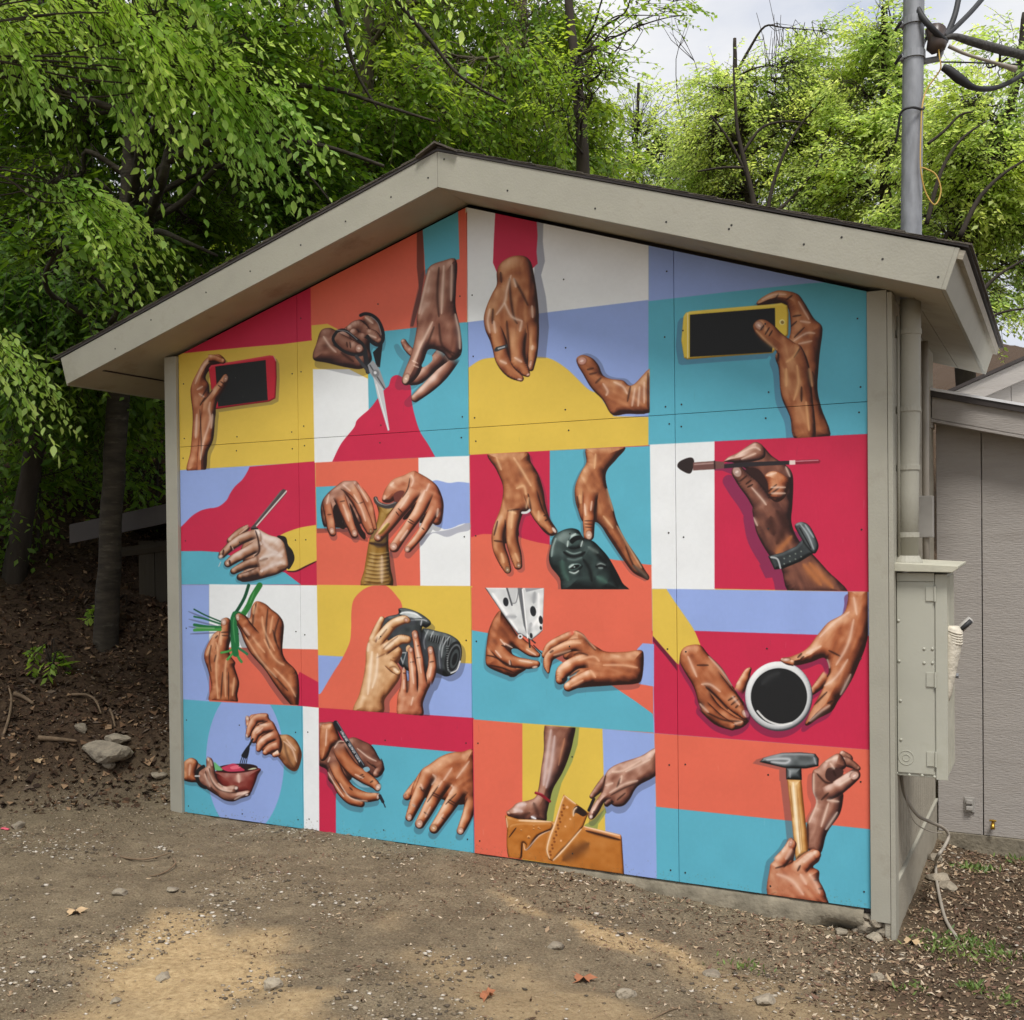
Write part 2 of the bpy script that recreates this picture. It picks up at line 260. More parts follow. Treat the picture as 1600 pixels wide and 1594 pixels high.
class Hand:
    def __init__(s,T,pal,sh=None,clip=None,L=(-.35,-.55),sa=.30,shc=(52,52,64)):
        s.T=T; s.pal=pal; s.sh=sh; s.ops=[]; s.L=np.array([L[0],L[1],.72]); s.L/=np.linalg.norm(s.L); s.clip=clip; s.sa=sa; s.shc=shc
    def P(s,pts,R=45,tone=0,pal=None,sm=True,g=None,edge=.5,spec=.25,ns=True): s.ops.append(('P',pts,R,tone,pal,sm,g,edge,spec,ns)); return s
    def S(s,pts,tone=0,pal=None,edge=.6,spec=.45,fade=True): s.ops.append(('S',pts,tone,pal,edge,spec,fade)); return s
    def N(s,x,y,rx,ry,ang=0,col=(222,176,156)): s.ops.append(('N',x,y,rx,ry,ang,col)); return s
    def D(s,*lines,w=7,a=.6,col=(40,18,14)):
        for l in lines: s.ops.append(('B',l,col,w*1.15,min(a*1.3,1)))
        return s
    def W(s,*lines,w=9,a=.55,col=(246,220,202)):
        for l in lines: s.ops.append(('B',l,col,w*2.2,a*.45)); s.ops.append(('B',l,col,w*.9,min(a*1.15,1)))
        return s
    def F(s,pts,col,smooth=False,a=1.): s.ops.append(('F',pts,col,smooth,a)); return s
    def K(s,pts,col,w,a=1.): s.ops.append(('K',pts,col,w,a)); return s
    def _shape(s,op):
        T=s.T
        if op[0]=='P':
            P=T.c(op[1]); P=cr(P,True) if op[5] else P; b=box(P,3); return b,sdf_poly(P,b),None
        P=cr(T.c(op[1]),n=5); b=box(P,P[:,2].max()+3); x,y=grid(b); k=np.full(x.shape,1e9,np.float32); vx=np.zeros_like(k); vy=np.zeros_like(k); rr=np.ones_like(k); tt=np.zeros_like(k)
        for i in range(len(P)-1):
            ax,ay,ar=P[i]; bx,by,br=P[i+1]; ex,ey=bx-ax,by-ay; Ln=ex*ex+ey*ey+1e-9
            t=np.clip(((x-ax)*ex+(y-ay)*ey)/Ln,0,1); r=np.maximum(ar+(br-ar)*t,.6); qx,qy=x-ax-ex*t,y-ay-ey*t; q=np.hypot(qx,qy)/r
            m=q<k; k=np.where(m,q,k); vx=np.where(m,qx/r,vx); vy=np.where(m,qy/r,vy); rr=np.where(m,r,rr); tt=np.where(m,(i+t)/(len(P)-1),tt)
        return b,(1-k)*rr,(vx,vy,k,tt,rr)
    def draw(s):
        T=s.T; M=np.zeros((CH,CW),np.float32); cl=None
        if s.clip is not None:
            P=T.c(s.clip); cl=np.zeros((CH,CW),np.float32); b=box(P,2); cl[b[2]:b[3],b[0]:b[1]]=np.clip(sdf_poly(P,b)+.5,0,1)
        sh=[]
        for op in s.ops:
            if op[0] in 'PS':
                g=s._shape(op); sh.append(g); b=g[0]; v=M[b[2]:b[3],b[0]:b[1]]; np.maximum(v,np.clip(g[1]+.5,0,1),out=v)
            else: sh.append(None)
        if s.sh:
            dx,dy=int(round(s.sh[0]*T.k)),int(round(s.sh[1]*T.k)); Z=np.roll(np.roll(M,dy,0),dx,1)
            if cl is not None: Z=Z*cl
            ys,xs=np.nonzero(Z>0.01)
            if len(ys):
                b=(xs.min(),xs.max()+1,ys.min(),ys.max()+1); z=Z[b[2]:b[3],b[0]:b[1]]
                put(b,s.shc,z*s.sa)
        cur=M if cl is None else M*cl
        for op,g in zip(s.ops,sh):
            if op[0]=='P':
                _,_,R,tone,pal,sm,gr,edge,spec,ns=op; b,d,_=g; R=R*T.k; h=np.clip(d/R,0,1); hh=np.sqrt(np.clip(1-(1-h)**2,0,1))*R
                gy,gx=np.gradient(hh); nz=1/np.sqrt(gx*gx+gy*gy+1); nx,ny=-gx*nz,-gy*nz; lam=nx*s.L[0]+ny*s.L[1]+nz*s.L[2]
                v=.52+.66*(lam-.74)+tone
                if gr is not None:
                    x,y=grid(b); v=v+gr[2]*(((x-b[0])/(b[1]-b[0])-.5)*gr[0]+((y-b[2])/(b[3]-b[2])-.5)*gr[1])*2
                if ns:
                    x,y=grid(b); Pq=T.c(op[1]); cq=Pq-Pq.mean(0); ev,evec=np.linalg.eigh(cq.T@cq); ax=evec[:,1]; so=len(op[1])*7.3
                    uu=x*ax[0]+y*ax[1]; ww=-x*ax[1]+y*ax[0]; ww=ww+3*np.sin(uu/23+so)
                    v=v+((streak(uu/44+so,ww/9)-.5)*.15+(streak(uu/30-so,ww/3.2)-.5)*.025)*np.clip(d/4,0,1)*(.35 if (pal or s.pal) in 'sgkyRcmh' else 1)
                    v=v+(vnoise(d.shape,14*T.k*3)-.5)*.15+(vnoise(d.shape,4*T.k*3)-.5)*.02
                e=np.exp(-np.clip(d,0,None)/(1.5*MS*.75)); v=v-edge*e*.42*(1.15-lam)
                v=.5+(v-.5)*1.3; c=ramp(v,SK[pal or s.pal]); sp=np.clip(lam,0,1)**10*spec; c=c+(np.array(SK[pal or s.pal][-1])-c)*sp[...,None]
                m=np.clip(d+.5,0,1)
            elif op[0]=='S':
                _,_,tone,pal,edge,spec,fade=op; b,d,(vx,vy,k,tt,rr)=g; kk=np.clip(k,0,1); nz=np.sqrt(1-kk*kk); lam=vx*s.L[0]+vy*s.L[1]+nz*s.L[2]
                v=.50+.68*(lam-.64)+tone+(streak(tt*7+len(op[1])*3.1,(vx*s.L[1]-vy*s.L[0])*2.6+5)-.5)*.26
                e=np.exp(-np.clip(d,0,None)/(1.5*MS*.7)); v=v-edge*e*.6*(1.2-lam)
                v=.5+(v-.5)*1.3; c=ramp(v,SK[pal or s.pal]); sp=np.clip((lam-.72)/.28,0,1)**2*spec*(.5+.8*vnoise(d.shape,7)); c=c+(np.array(SK[pal or s.pal][-1])-c)*np.clip(sp,0,1)[...,None]
                m=np.clip(d+.5,0,1)
                if fade: m=m*np.clip((tt*rr*0+tt)/.16+.05,0,1)
            elif op[0]=='B':
                brush(T,op[1],op[2],op[3],op[4],clip=cur); continue
            elif op[0]=='F':
                flat(T,op[1],op[2],op[3],op[4]); continue
            elif op[0]=='K':
                brush(T,op[1],op[2],op[3],op[4],hard=True,taper=False,clip=cl); continue
            elif op[0]=='N':
                _,x0,y0,rx,ry,ang,col=op; rx*=.86; ry*=.86; th=np.linspace(0,2*np.pi,22)[:-1]; ca,sa=np.cos(np.radians(ang)),np.sin(np.radians(ang))
                q=[(x0+rx*np.cos(t)*ca-ry*np.sin(t)*sa,y0+rx*np.cos(t)*sa+ry*np.sin(t)*ca) for t in th]
                q2=[(x0+(a-x0)*1.22,y0+(c_-y0)*1.22) for a,c_ in q]
                flat(T,q2,(70,34,26),a=.45,soft=2.); flat(T,q,tuple(np.array(col)*.94),soft=1.6,a=.9)
                brush(T,[(x0-rx*.45*ca,y0-rx*.45*sa),(x0+rx*.35*ca,y0+rx*.35*sa)],(252,236,226),min(rx,ry)*.42,.7); continue
            if cl is not None: m=m*cl[b[2]:b[3],b[0]:b[1]]
            put(b,c,m)
def ell(x,y,rx,ry,ang=0,n=28):
    ca,sa=np.cos(np.radians(ang)),np.sin(np.radians(ang)); th=np.linspace(0,2*np.pi,n+1)[:-1]
    return [(x+rx*np.cos(t)*ca-ry*np.sin(t)*sa,y+rx*np.cos(t)*sa+ry*np.sin(t)*ca) for t in th]
T1=Tile(270,440,5.312);T2=Tile(470,330,3.986);T3=Tile(720,330,4.194);T4=Tile(1000,400,4.2105)
T5=Tile(270,700,6.667);T6=Tile(480,700,5.926);T7=Tile(725,690,5.161);T8=Tile(1005,660,4.324)
T9=Tile(270,900,6.667);T10=Tile(480,900,5.926);T11=Tile(725,900,5.161);T12=Tile(1005,910,4.324)
T13=Tile(270,1080,6.667);T14=Tile(480,1095,5.926);T15=Tile(725,1115,5.161);T16=Tile(1005,1130,4.324)
PX=Tile(0,0,1.)
def backgrounds():
    canvas[:]=YEL
    # row 1
    flat(PX,[(262,560),(262,430),(488,300),(488,532),(440,538),(380,543),(278,553)],RED)
    flat(PX,[(486,300),(727,300),(727,504),(600,519),(530,530),(486,530)],CORAL)
    flat(PX,[(575,519),(727,503),(735,716),(575,730)],TEAL)
    flat(PX,[(727,300),(1013,300),(1013,470),(730,505)],WHT)
    flat(PX,[(729,504),(1013,469),(1015,655),(1015,690),(731,690)],PERI)
    flatc(T3,[(44,1030),(130,975),(220,960),(330,953),(480,953),(590,970),(700,1040),(830,1165),(900,1200),(940,1260),(1000,1345)],[(1240,1350),(1240,1540),(50,1595)],YEL)
    flat(PX,[(1013,300),(1374,300),(1374,470),(1013,471)],PERI)
    flat(T4,[(54,299),(560,240),(1100,182),(1520,160),(1520,1172),(54,1255)],TEAL)
    # row 2
    flat(PX,[(262,736),(492,722),(495,914.5),(262,914.5)],PERI)
    flatc(T5,[(800,196),(770,260),(720,335),(650,400),(600,470),(560,545),(490,605),(430,625),(380,630),(290,655),(200,710),(120,790),(70,840),(20,900)],[(-60,900),(-60,1430),(1502,1430),(1480,140)],RED)
    flat(T5,[(-60,1077),(300,1074),(470,1085),(800,1180),(1170,1300),(1250,1360),(1335,1425),(-60,1425)],TEAL)
    flat(PX,[(493,722),(735,712),(737,916),(495,914)],CORAL)
    flat(T6,[(1028,93),(1500,67),(1516,1280),(1046,1277)],WHT)
    flat(T6,[(80,362),(320,350),(320,745),(88,748)],TEAL)
    flat(PX,[(734,711),(1016,696),(1020,922),(737,919)],RED)
    flat(T7,[(690,74),(1502,36),(1520,1200),(690,1200)],TEAL)
    flatc(T7,[(50,775),(130,750),(220,748),(400,760),(500,790),(600,815),(690,832),(900,880),(1180,948),(1280,962),(1440,988),(1515,995)],[(1525,1240),(50,1240)],CORAL)
    flat(PX,[(1015,695),(1117,690),(1117,921),(1018,921)],WHT)
    flat(PX,[(1116,690),(1362,678),(1362,925),(1116,920)],RED)
    # row 4, first tile
    flat(PX,[(262,1060),(480,1060),(480,1320),(262,1320)],TEAL)
    flat(T13,ell(752,728,406,766,0,64),PERI)
    # row 3
    flat(PX,[(262,914),(327,914),(327,1096),(262,1091)],PERI)
    flat(PX,[(327,913),(496,915),(497,1015),(327,1012)],WHT)
    flat(PX,[(327,1011),(497,1015),(498,1106),(474,1103.5),(327,1096)],CORAL)
    flat(T9,[(1300,1040),(1322,1000),(1515,1107),(1520,1370),(1300,1352)],RED)
    flat(PX,[(495,915),(738,916),(738,1038),(497,1026)],YEL)
    flat(PX,[(497,1024),(738,1037),(740,1125),(498,1108)],PERI)
    flatc(T10,[(105,1095),(130,1080),(190,980),(250,880),(320,770),(390,620),(405,500),(408,330),(430,220),(500,140),(580,97),(660,90),(740,97),(830,190),(880,290),(900,600)],[(900,1290),(105,1235)],CORAL)
    flat(PX,[(736,918),(1019,921),(1022,1146),(739,1124)],CORAL)
    flat(T11,[(62,438),(300,480),(530,568),(640,610),(800,700),(1200,890),(1260,930),(1380,1010),(1520,1112),(1540,1265),(62,1158)],TEAL)
    flat(PX,[(1018,920),(1362,925),(1362,1172),(1021,1146)],PERI)
    flat(T12,[(55,329),(340,328),(1180,355),(1540,362),(1540,1132),(75,1019),(62,370)],RED)
    # row 4, rest
    flat(PX,[(473,1103.5),(498,1106),(500,1320),(475,1310)],WHT)
    flat(PX,[(498,1106),(740,1122),(744,1360),(499,1330)],RED)
    flat(T14,[(265,870),(420,600),(600,405),(1325,470),(1530,482),(1550,1480),(265,1300)],TEAL)
    flat(PX,[(739,1124),(818,1131),(818,1380),(742,1350)],CORAL)
    flat(PX,[(816,1130),(942,1139),(947,1385),(816,1370)],YEL)
    flat(PX,[(941,1139),(1022,1146),(1028,1400),(948,1390)],PERI)
    flat(PX,[(1022,1146),(1362,1172),(1362,1300),(1025,1262)],CORAL)
    flat(PX,[(1024,1260.5),(1362,1296),(1374,1438),(1027,1438)],TEAL)
def clipq(*pts): return list(pts)
def paint():
    backgrounds()
    # ---- row 1, hand holding the red phone
    H=Hand(T1,'w',sh=(26,26),clip=[(40,100),(1170,100),(1170,1510),(40,1575)])
    H.P([(118,1575),(145,1420),(160,1250),(165,1100),(150,960),(148,890),(165,830),(200,760),(250,670),(300,625),(370,603),(415,625),(437,660),(425,690),(360,690),(300,740),(272,800),(300,860),(310,950),(355,1060),(350,1150),(335,1310),(290,1420),(265,1575)],R=60,tone=.02)
    H.D([(262,800),(285,700),(360,660)],[(290,880),(240,960)],[(270,960),(225,1030)],w=8).W([(185,850),(240,720),(300,650),(360,625)],[(200,900),(250,870)],[(215,930),(262,960)],w=10,a=.5)
    H.P([(298,722),(318,695),(560,655),(800,614),(838,618),(858,660),(862,800),(852,970),(800,998),(560,1030),(350,1062),(330,980)],R=16,pal='R',sm=False,spec=.1,ns=False)
    H.F([(352,706),(770,652),(788,986),(376,1040)],(28,30,31)).K([(835,620),(856,660)],(240,190,190),3,.8)
    H.S([(290,640,34),(350,640,30),(415,662,22)],tone=.05)
    H.P([(250,1000),(300,930),(340,880),(390,820),(425,775),(455,775),(462,820),(440,880),(400,940),(370,1000),(355,1070),(345,1160),(335,1310),(280,1440),(262,1575),(200,1575),(215,1300),(235,1100)],R=55,tone=.02)
    H.N(440,808,17,32,20,(196,150,128)).D([(395,830),(432,855)],[(375,860),(410,885)],[(250,1000),(300,940),(330,900)],[(240,1560),(235,1300),(225,1060)],w=6)
    H.W([(310,1000),(300,1060),(310,1150),(255,1330),(230,1480)],[(330,1100),(318,1220)],[(200,1100),(190,1300)],w=13,a=.5).draw()
    # ---- row 1, scissors
    flat(T2,[(66,712),(165,702),(230,735),(220,985),(75,1000)],YEL)
    flat(T2,[(75,985),(300,985),(418,1045),(430,1550),(85,1567)],WHT)
    flat(T2,[(418,900),(440,760),(1040,692),(1046,1525),(835,1531),(428,1550)],TEAL)
    flat(T2,[(60,480),(160,440),(1000,60),(1035,0),(1035,691),(520,748),(430,760),(230,735),(165,702),(64,712)],CORAL)
    flatc(T2,[(195,1562),(250,1450),(330,1350),(352,1300),(430,1230),(480,1165),(520,1112),(547,1088),(562,1040),(595,1022),(628,1034),(680,1080),(690,1180),(705,1260),(740,1370),(790,1450),(836,1531)],[],RED)
    flat(T2,[(722,130),(762,110),(768,400),(745,560),(700,720),(680,720),(700,620),(735,480),(722,350)],(120,62,52))
    flat(T2,[(758,112),(978,-20),(988,300),(960,306),(890,310),(800,352),(776,404)],TEAL)
    H=Hand(T2,'d',sh=(12,45),sa=.28)
    H.P([(75,890),(95,830),(125,745),(180,728),(240,745),(330,690),(380,680),(425,760),(430,860),(440,930),(380,982),(290,975),(160,945),(85,930)],R=60)
    H.S([(420,760,45),(360,720,42),(310,735,28)]).S([(400,800,40),(350,790,40),(330,760,30)])
    H.S([(380,660,25),(440,690,40),(480,760,36),(490,810,20)],tone=.02).S([(400,760,30),(450,775,34),(485,805,22)],tone=.06)
    H.W([(140,780),(180,840),(220,880)],[(400,660),(450,700)],[(420,770),(470,790)],w=10).D([(250,880),(330,940)],[(390,900),(430,930)],w=12,a=.5)
    ring=[(225,750),(270,742),(330,785),(385,830),(402,880),(350,898),(280,880),(225,840),(200,795),(225,750)]
    H.S([(215,795,44),(280,830,46),(340,855,38),(375,860,28)],tone=.05).N(362,855,24,28,10,(206,160,142)).D([(285,815),(290,850)],[(305,815),(310,855)],w=5)
    H.K(ring,(34,34,38),9).K([(225,742),(290,752),(350,800)],(150,150,156),3,.8)
    H.K([(372,650),(400,640),(440,648),(480,680),(508,740),(512,800),(485,835),(445,820),(415,780)],(30,29,33),10).K([(440,660),(480,700),(500,770)],(140,140,146),3,.8).K([(400,885),(418,1000)],(36,36,40),15).K([(345,905),(420,1000)],(60,60,64),10).F([(448,880),(510,820),(492,975),(470,965)],(26,26,30))
    H.F([(415,960),(450,930),(490,985),(530,1100),(505,1112),(430,1010)],(150,152,156)).F([(450,1030),(512,1108),(552,1364),(542,1370),(478,1160)],(196,198,202)).K([(470,1080),(545,1362)],(240,240,242),3,.8).K([(430,960),(520,1105)],(60,60,64),4,.8)
    H.K([(465,1010),(466,1012)],(120,122,126),22).K([(462,1006),(463,1008)],(216,216,220),9).draw()
    H=Hand(T2,'d',sh=(-42,30),sa=.25)
    H.S([(720,900,26),(690,880,24),(660,850,22),(640,815,18)],tone=.1)
    H.S([(950,900,50),(880,1010,42),(800,1090,38),(712,1165,26)],tone=.08)
    H.S([(900,880,55),(820,960,40),(740,1040,34),(690,1060,26)],tone=-.08)
    H.P([(800,348),(880,312),(968,306),(966,480),(964,600),(990,720),(1004,850),(985,910),(930,930),(880,880),(800,860),(770,920),(740,1010),(690,1070),(650,1085),(628,1060),(640,1010),(680,910),(705,820),(722,720),(722,660),(745,560),(775,430)],R=70,tone=.06)
    H.F([(752,960),(785,905),(815,900),(815,935),(770,970)],TEAL,True)
    H.N(655,1045,20,36,22,(224,190,168)).D([(860,350),(850,520),(860,660)],[(830,720),(780,850),(745,950)],[(860,700),(880,840),(960,890)],[(800,860),(880,850),(960,920)],w=10,a=.5)
    H.W([(800,370),(770,480),(735,640)],[(890,340),(880,520),(875,640)],[(940,330),(935,560)],[(960,640),(985,760),(990,860)],[(820,690),(740,850),(700,940)],w=13,a=.5).W([(690,930),(730,950)],[(700,960),(735,975)],w=4).draw()
    # ---- row 1, hand reaching down and open hand
    flat(T3,[(492,70),(540,82),(536,200),(550,330),(525,420),(556,560),(576,760),(556,965),(470,965),(480,400)],(96,100,122),a=.5)
    flat(T3,[(225,10),(495,60),(502,160),(495,270),(502,345),(470,376),(300,420),(236,404),(210,340),(214,220)],RED)
    H=Hand(T3,'b')
    H.P([(235,400),(262,340),(330,298),(410,295),(455,330),(475,400),(495,520),(508,640),(510,720),(500,830),(490,900),(475,960),(440,1010),(380,1020),(280,1010),(240,1000),(215,930),(190,850),(160,780),(150,700),(170,620),(205,540),(235,480)],R=80,g=(0,1,.02))
    H.S([(470,720,42),(476,830,34),(470,940,30),(458,1030,20)],tone=-.02).S([(220,760,40),(252,860,50),(275,970,50),(330,1050,44),(392,1098,20)]).S([(370,760,60),(368,890,54),(376,980,52),(415,1045,34),(436,1072,16)])
    H.N(455,1005,10,28,12).N(385,1103,20,8,8).N(440,1072,14,8,-30)
    H.D([(318,440),(325,560),(345,690),(370,740)],[(300,720),(310,860),(325,980)],[(430,800),(415,920),(425,1000)],[(345,440),(400,540),(440,620)],[(210,640),(205,740)],[(260,400),(265,470)],w=11,a=.5)
    H.W([(328,420),(300,520),(285,600),(230,680)],[(285,600),(330,690),(400,720)],[(345,440),(360,500)],[(190,640),(175,720),(190,800)],[(215,720),(225,800)],[(400,720),(385,790)],[(465,620),(470,700)],[(350,960),(400,990)],[(255,980),(300,1000)],[(470,880),(465,910)],w=12,a=.5)
    H.F([(217,910),(230,892),(305,872),(306,892),(240,920),(222,922)],(52,54,58)).K([(245,902),(285,890)],(200,205,210),5,.8).draw()
    H=Hand(T3,'b',sh=(22,-10),sa=.3,clip=[(45,500),(1236,500),(1236,1600),(45,1600)])
    H.P([(1260,1030),(1140,1130),(1100,1142),(1060,1110),(980,1100),(930,1075),(900,1010),(860,965),(800,943),(758,965),(765,1010),(800,1070),(840,1140),(880,1190),(930,1240),(990,1335),(1080,1330),(1260,1300)],R=60)
    H.N(793,982,32,28,-20,(216,160,146)).D([(1110,1150),(1090,1250)],[(825,1040),(870,1030)],[(840,1070),(890,1060)],[(1225,1060),(1225,1290)],[(880,1130),(920,1090)],w=9,a=.5).W([(930,1130),(960,1180),(950,1210)],[(1000,1120),(1060,1150),(1090,1200)],[(1140,1160),(1120,1280)],[(1170,1150),(1160,1280)],[(1200,1120),(1200,1260)],w=11,a=.45).draw()
    # ---- row 1, hand holding the yellow phone
    H=Hand(T4,'b',sh=(-36,36),clip=[(60,100),(1500,100),(1500,1170),(60,1260)],sa=.35,shc=(70,74,110))
    H.P([(980,540),(985,400),(960,330),(880,315),(790,332),(765,310),(800,275),(870,238),(930,228),(1030,250),(1080,310),(1140,410),(1192,460),(1196,520),(1180,640),(1170,760),(1165,880),(1190,1000),(1245,1200),(1025,1210),(985,1060),(935,950),(920,870),(910,740),(890,650)],R=80)
    H.D([(880,300),(910,250)],[(960,290),(1000,260)],[(1000,400),(1060,390)],[(1010,540),(1080,470)],[(985,470),(1030,430)],[(1170,880),(1130,760)],w=7,a=.6)
    H.W([(800,290),(880,255),(960,255)],[(1040,300),(1110,420)],[(1010,560),(1090,510),(1150,510)],[(1040,580),(1130,560)],[(1050,430),(1120,440)],w=9,a=.45)
    H.P([(284,400),(300,375),(330,365),(600,341),(870,318),(930,310),(968,328),(976,380),(972,520),(870,640),(580,660),(310,682),(288,672),(270,560)],R=18,pal='y',sm=False,spec=.1,ns=False)
    H.F([(326,388),(885,343),(888,480),(866,634),(326,666)],(24,26,28)).K([(312,380),(312,672)],(244,236,190),4,.8).K([(932,436),(933,437)],(246,236,160),18).K([(934,438),(935,439)],(150,124,60),11)
    H.P([(1060,600),(1010,570),(930,510),(880,460),(830,425),(780,420),(745,450),(750,500),(800,560),(880,610),(905,660),(915,760),(920,870),(940,950),(985,1060),(1030,1210),(1150,1210),(1130,900),(1110,720)],R=70,tone=.03)
    H.N(782,460,36,26,45,(214,170,150)).D([(815,455),(790,490)],[(850,470),(820,520)],[(870,490),(845,530)],[(1050,610),(1010,670)],w=6,a=.7).D([(1060,860),(1060,960)],[(910,640),(900,700)],w=10)
    H.W([(760,490),(840,570),(900,620)],[(1040,600),(1010,660),(960,700)],[(960,740),(960,860)],[(1030,720),(1040,840),(1010,950)],[(1110,740),(1130,860)],[(1090,960),(1110,1150)],w=14,a=.45,col=(246,196,140)).draw()
    # ---- row 2, hand with a stylus
    H=Hand(T5,'p',sh=(-12,22),sa=.25,L=(.1,-.6))
    flatc(T5,[(1085,930),(1180,880),(1330,830),(1492,803)],[(1498,1175),(1450,1200),(1400,1222),(1330,1262),(1250,1287),(1185,1276)],YEL)
    brush(T5,[(1190,1285),(1280,1285),(1400,1228),(1495,1182)],(60,16,26),9,.9,hard=True)
    flat(T5,[(1085,930),(1140,917),(1182,940),(1200,1010),(1246,1070),(1268,1150),(1240,1225),(1195,1260),(1150,1100)],(34,28,28),True)
    H.S([(800,812,22),(700,880,42),(595,965,32)],tone=-.05)
    H.P([(830,840),(870,833),(1000,905),(1090,932),(1150,980),(1175,1050),(1195,1150),(1200,1245),(1100,1310),(1000,1342),(850,1382),(740,1397),(690,1375),(668,1330),(760,1250),(700,1100),(760,950)],R=90,tone=.1,spec=.5)
    H.S([(900,1290,50),(800,1330,50),(700,1348,36)],tone=-.3).S([(900,1180,60),(760,1220,46),(632,1285,34)],tone=-.14)
    H.S([(880,1020,62),(760,1090,54),(650,1150,50),(575,1205,40)],tone=.0).S([(860,890,52),(720,950,52),(610,1020,46),(515,1110,38)],tone=-.04)
    H.D([(905,860),(920,960),(905,1040),(880,1120),(890,1200),(905,1280)],w=16,a=.35,col=(92,54,38)).W([(880,860),(905,890)],[(900,980),(925,1010)],[(905,1150),(930,1170)],[(910,1280),(935,1290)],w=18,a=.5,col=(240,226,220)).N(572,1200,28,34,35,(200,160,140)).N(500,1130,22,28,50,(228,196,180)).D([(600,1020),(620,1090)],[(590,1170),(600,1230)],[(860,860),(890,960),(900,1080),(850,1130)],[(530,1060),(520,1120)],w=11,a=.7).W([(620,1030),(640,1090)],[(690,900),(780,830)],w=6)
    H.W([(930,960),(1000,1050),(1090,1090)],[(920,1150),(1050,1110),(1140,1130)],[(930,1280),(1040,1220),(1130,1190)],w=30,a=.4,col=(232,224,224)).D([(900,1180),(990,1150)],[(1090,1250),(1190,1230)],[(1160,1020),(1190,1120)],w=16,a=.4,col=(100,64,44))
    H.F([(808,835),(850,790),(1120,450),(1150,428),(1180,440),(1185,470),(1160,500),(880,815),(860,838)],(78,72,72)).K([(872,812),(1150,490),(1182,452)],(232,216,212),7,.9).K([(820,845),(880,840)],(20,16,16),8).K([(860,780),(1130,448)],(120,112,110),5,.8)
    H.K([(478,1235),(498,1190)],(196,196,196),4).draw()
    # ---- row 2, two hands shaping a clay vase
    flat(T6,[(1130,790),(1300,760),(1420,720),(1500,690),(1502,760),(1400,785),(1290,825),(1160,790),(1060,905),(1045,850)],(176,178,190),True)
    flatc(T6,[(1150,312),(1200,300),(1310,325),(1400,315),(1500,325)],[(1507,695),(1450,700),(1400,715),(1370,730),(1330,745),(1300,752),(1270,755),(1180,720),(1100,500)],PERI)
    flat(T6,[(88,745),(420,750),(560,830),(560,870),(470,850),(420,850),(300,780),(90,790)],(140,72,62),a=.8)
    flat(T6,[(760,850),(800,1040),(830,1278),(770,1278)],(150,82,70))
    H=Hand(T6,'o',clip=[(85,100),(1520,60),(1520,1277),(85,1270)])
    H.P([(640,500),(660,600),(640,700),(600,790),(575,850),(555,960),(530,1120),(508,1290),(780,1290),(770,1100),(752,880),(760,760),(800,640),(815,530),(740,545)],R=90,g=(1,0,-.05))
    for i in range(9):
        y=960+i*36; H.W([(575-i*6,y+8),(650,y+22),(755,y+6)],w=6,a=.35,col=(214,188,140)); H.D([(565-i*6,y+22),(650,y+38),(760,y+20)],w=5,a=.4)
    H.W([(690,1000),(690,1250)],w=26,a=.4).K([(632,470),(650,510),(720,540),(790,535),(820,510)],(70,62,58),20).K([(632,462),(660,505),(730,530),(815,505)],(176,168,160),5,.8).D([(575,880),(700,900),(750,870)],w=20,a=.7).draw()
    H=Hand(T6,'r',sh=(10,40),sa=.3,L=(.1,-.6))
    H.P([(125,600),(128,530),(150,470),(200,410),(260,360),(330,310),(400,305),(455,308),(490,360),(525,430),(560,490),(590,560),(600,650),(500,700),(360,740),(200,730),(150,720)],R=70,pal='d',tone=.1)
    H.F([(240,560),(280,520),(320,600),(350,740),(300,740),(250,680)],(34,20,18),True).F([(390,520),(420,560),(500,740),(540,800),(530,850),(480,800),(440,700)],(36,20,18),True)
    H.S([(175,500,44),(200,610,42),(222,740,40),(236,790,32)]).S([(290,440,58),(335,550,50),(390,690,42),(438,805,34)]).S([(470,380,40),(555,500,40),(592,620,34),(626,745,18)],tone=-.05).S([(370,350,62),(440,450,58),(500,570,50),(545,680,50),(580,770,36)])
    H.N(228,768,24,32,-10).N(438,790,24,34,-5).N(588,770,16,22,20,(150,110,70)).D([(300,500),(350,490)],[(470,520),(520,500)],[(185,620),(225,615)],[(310,380),(400,440),(470,520)],w=7,a=.5).W([(330,520),(360,600),(385,680)],[(430,430),(500,560),(540,680)],[(200,430),(180,520)],[(330,340),(400,400)],[(470,340),(560,500)],w=12,a=.5)
    H.draw()
    H=Hand(T6,'r',sh=(0,55),sa=.3)
    H.P([(690,480),(705,420),(745,345),(800,288),(900,250),(980,213),(1030,232),(1130,290),(1200,350),(1240,430),(1262,520),(1255,620),(1235,700),(1180,712),(1100,640),(1000,560),(900,560),(830,490),(760,510),(715,505)],R=80)
    H.F([(800,430),(860,395),(900,410),(860,480),(815,500)],(110,56,48),True).F([(885,650),(960,560),(1010,500),(990,570),(920,660)],(36,18,14),True).F([(1040,680),(1120,580),(1130,600),(1070,690)],(36,18,14),True)
    H.S([(1190,540,56),(1120,680,46),(1040,810,38),(935,935,34)]).S([(1110,400,66),(1050,560,58),(965,690,50),(880,810,46),(806,920,48)],tone=.03).S([(1000,380,70),(930,490,64),(850,590,60),(745,725,54),(660,830,42)])
    H.N(800,915,34,36,25).N(925,940,24,28,25).N(655,830,26,20,50).D([(840,560),(880,600)],[(820,590),(850,630)],[(930,680),(985,710)],[(940,660),(990,690)],[(1060,740),(1085,760)],[(950,280),(930,380),(880,460)],w=6,a=.65)
    H.D([(760,700),(700,770),(660,800)],w=16,a=.8,col=(120,96,30)).W([(745,690),(660,790)],w=5,col=(236,220,130),a=.9)
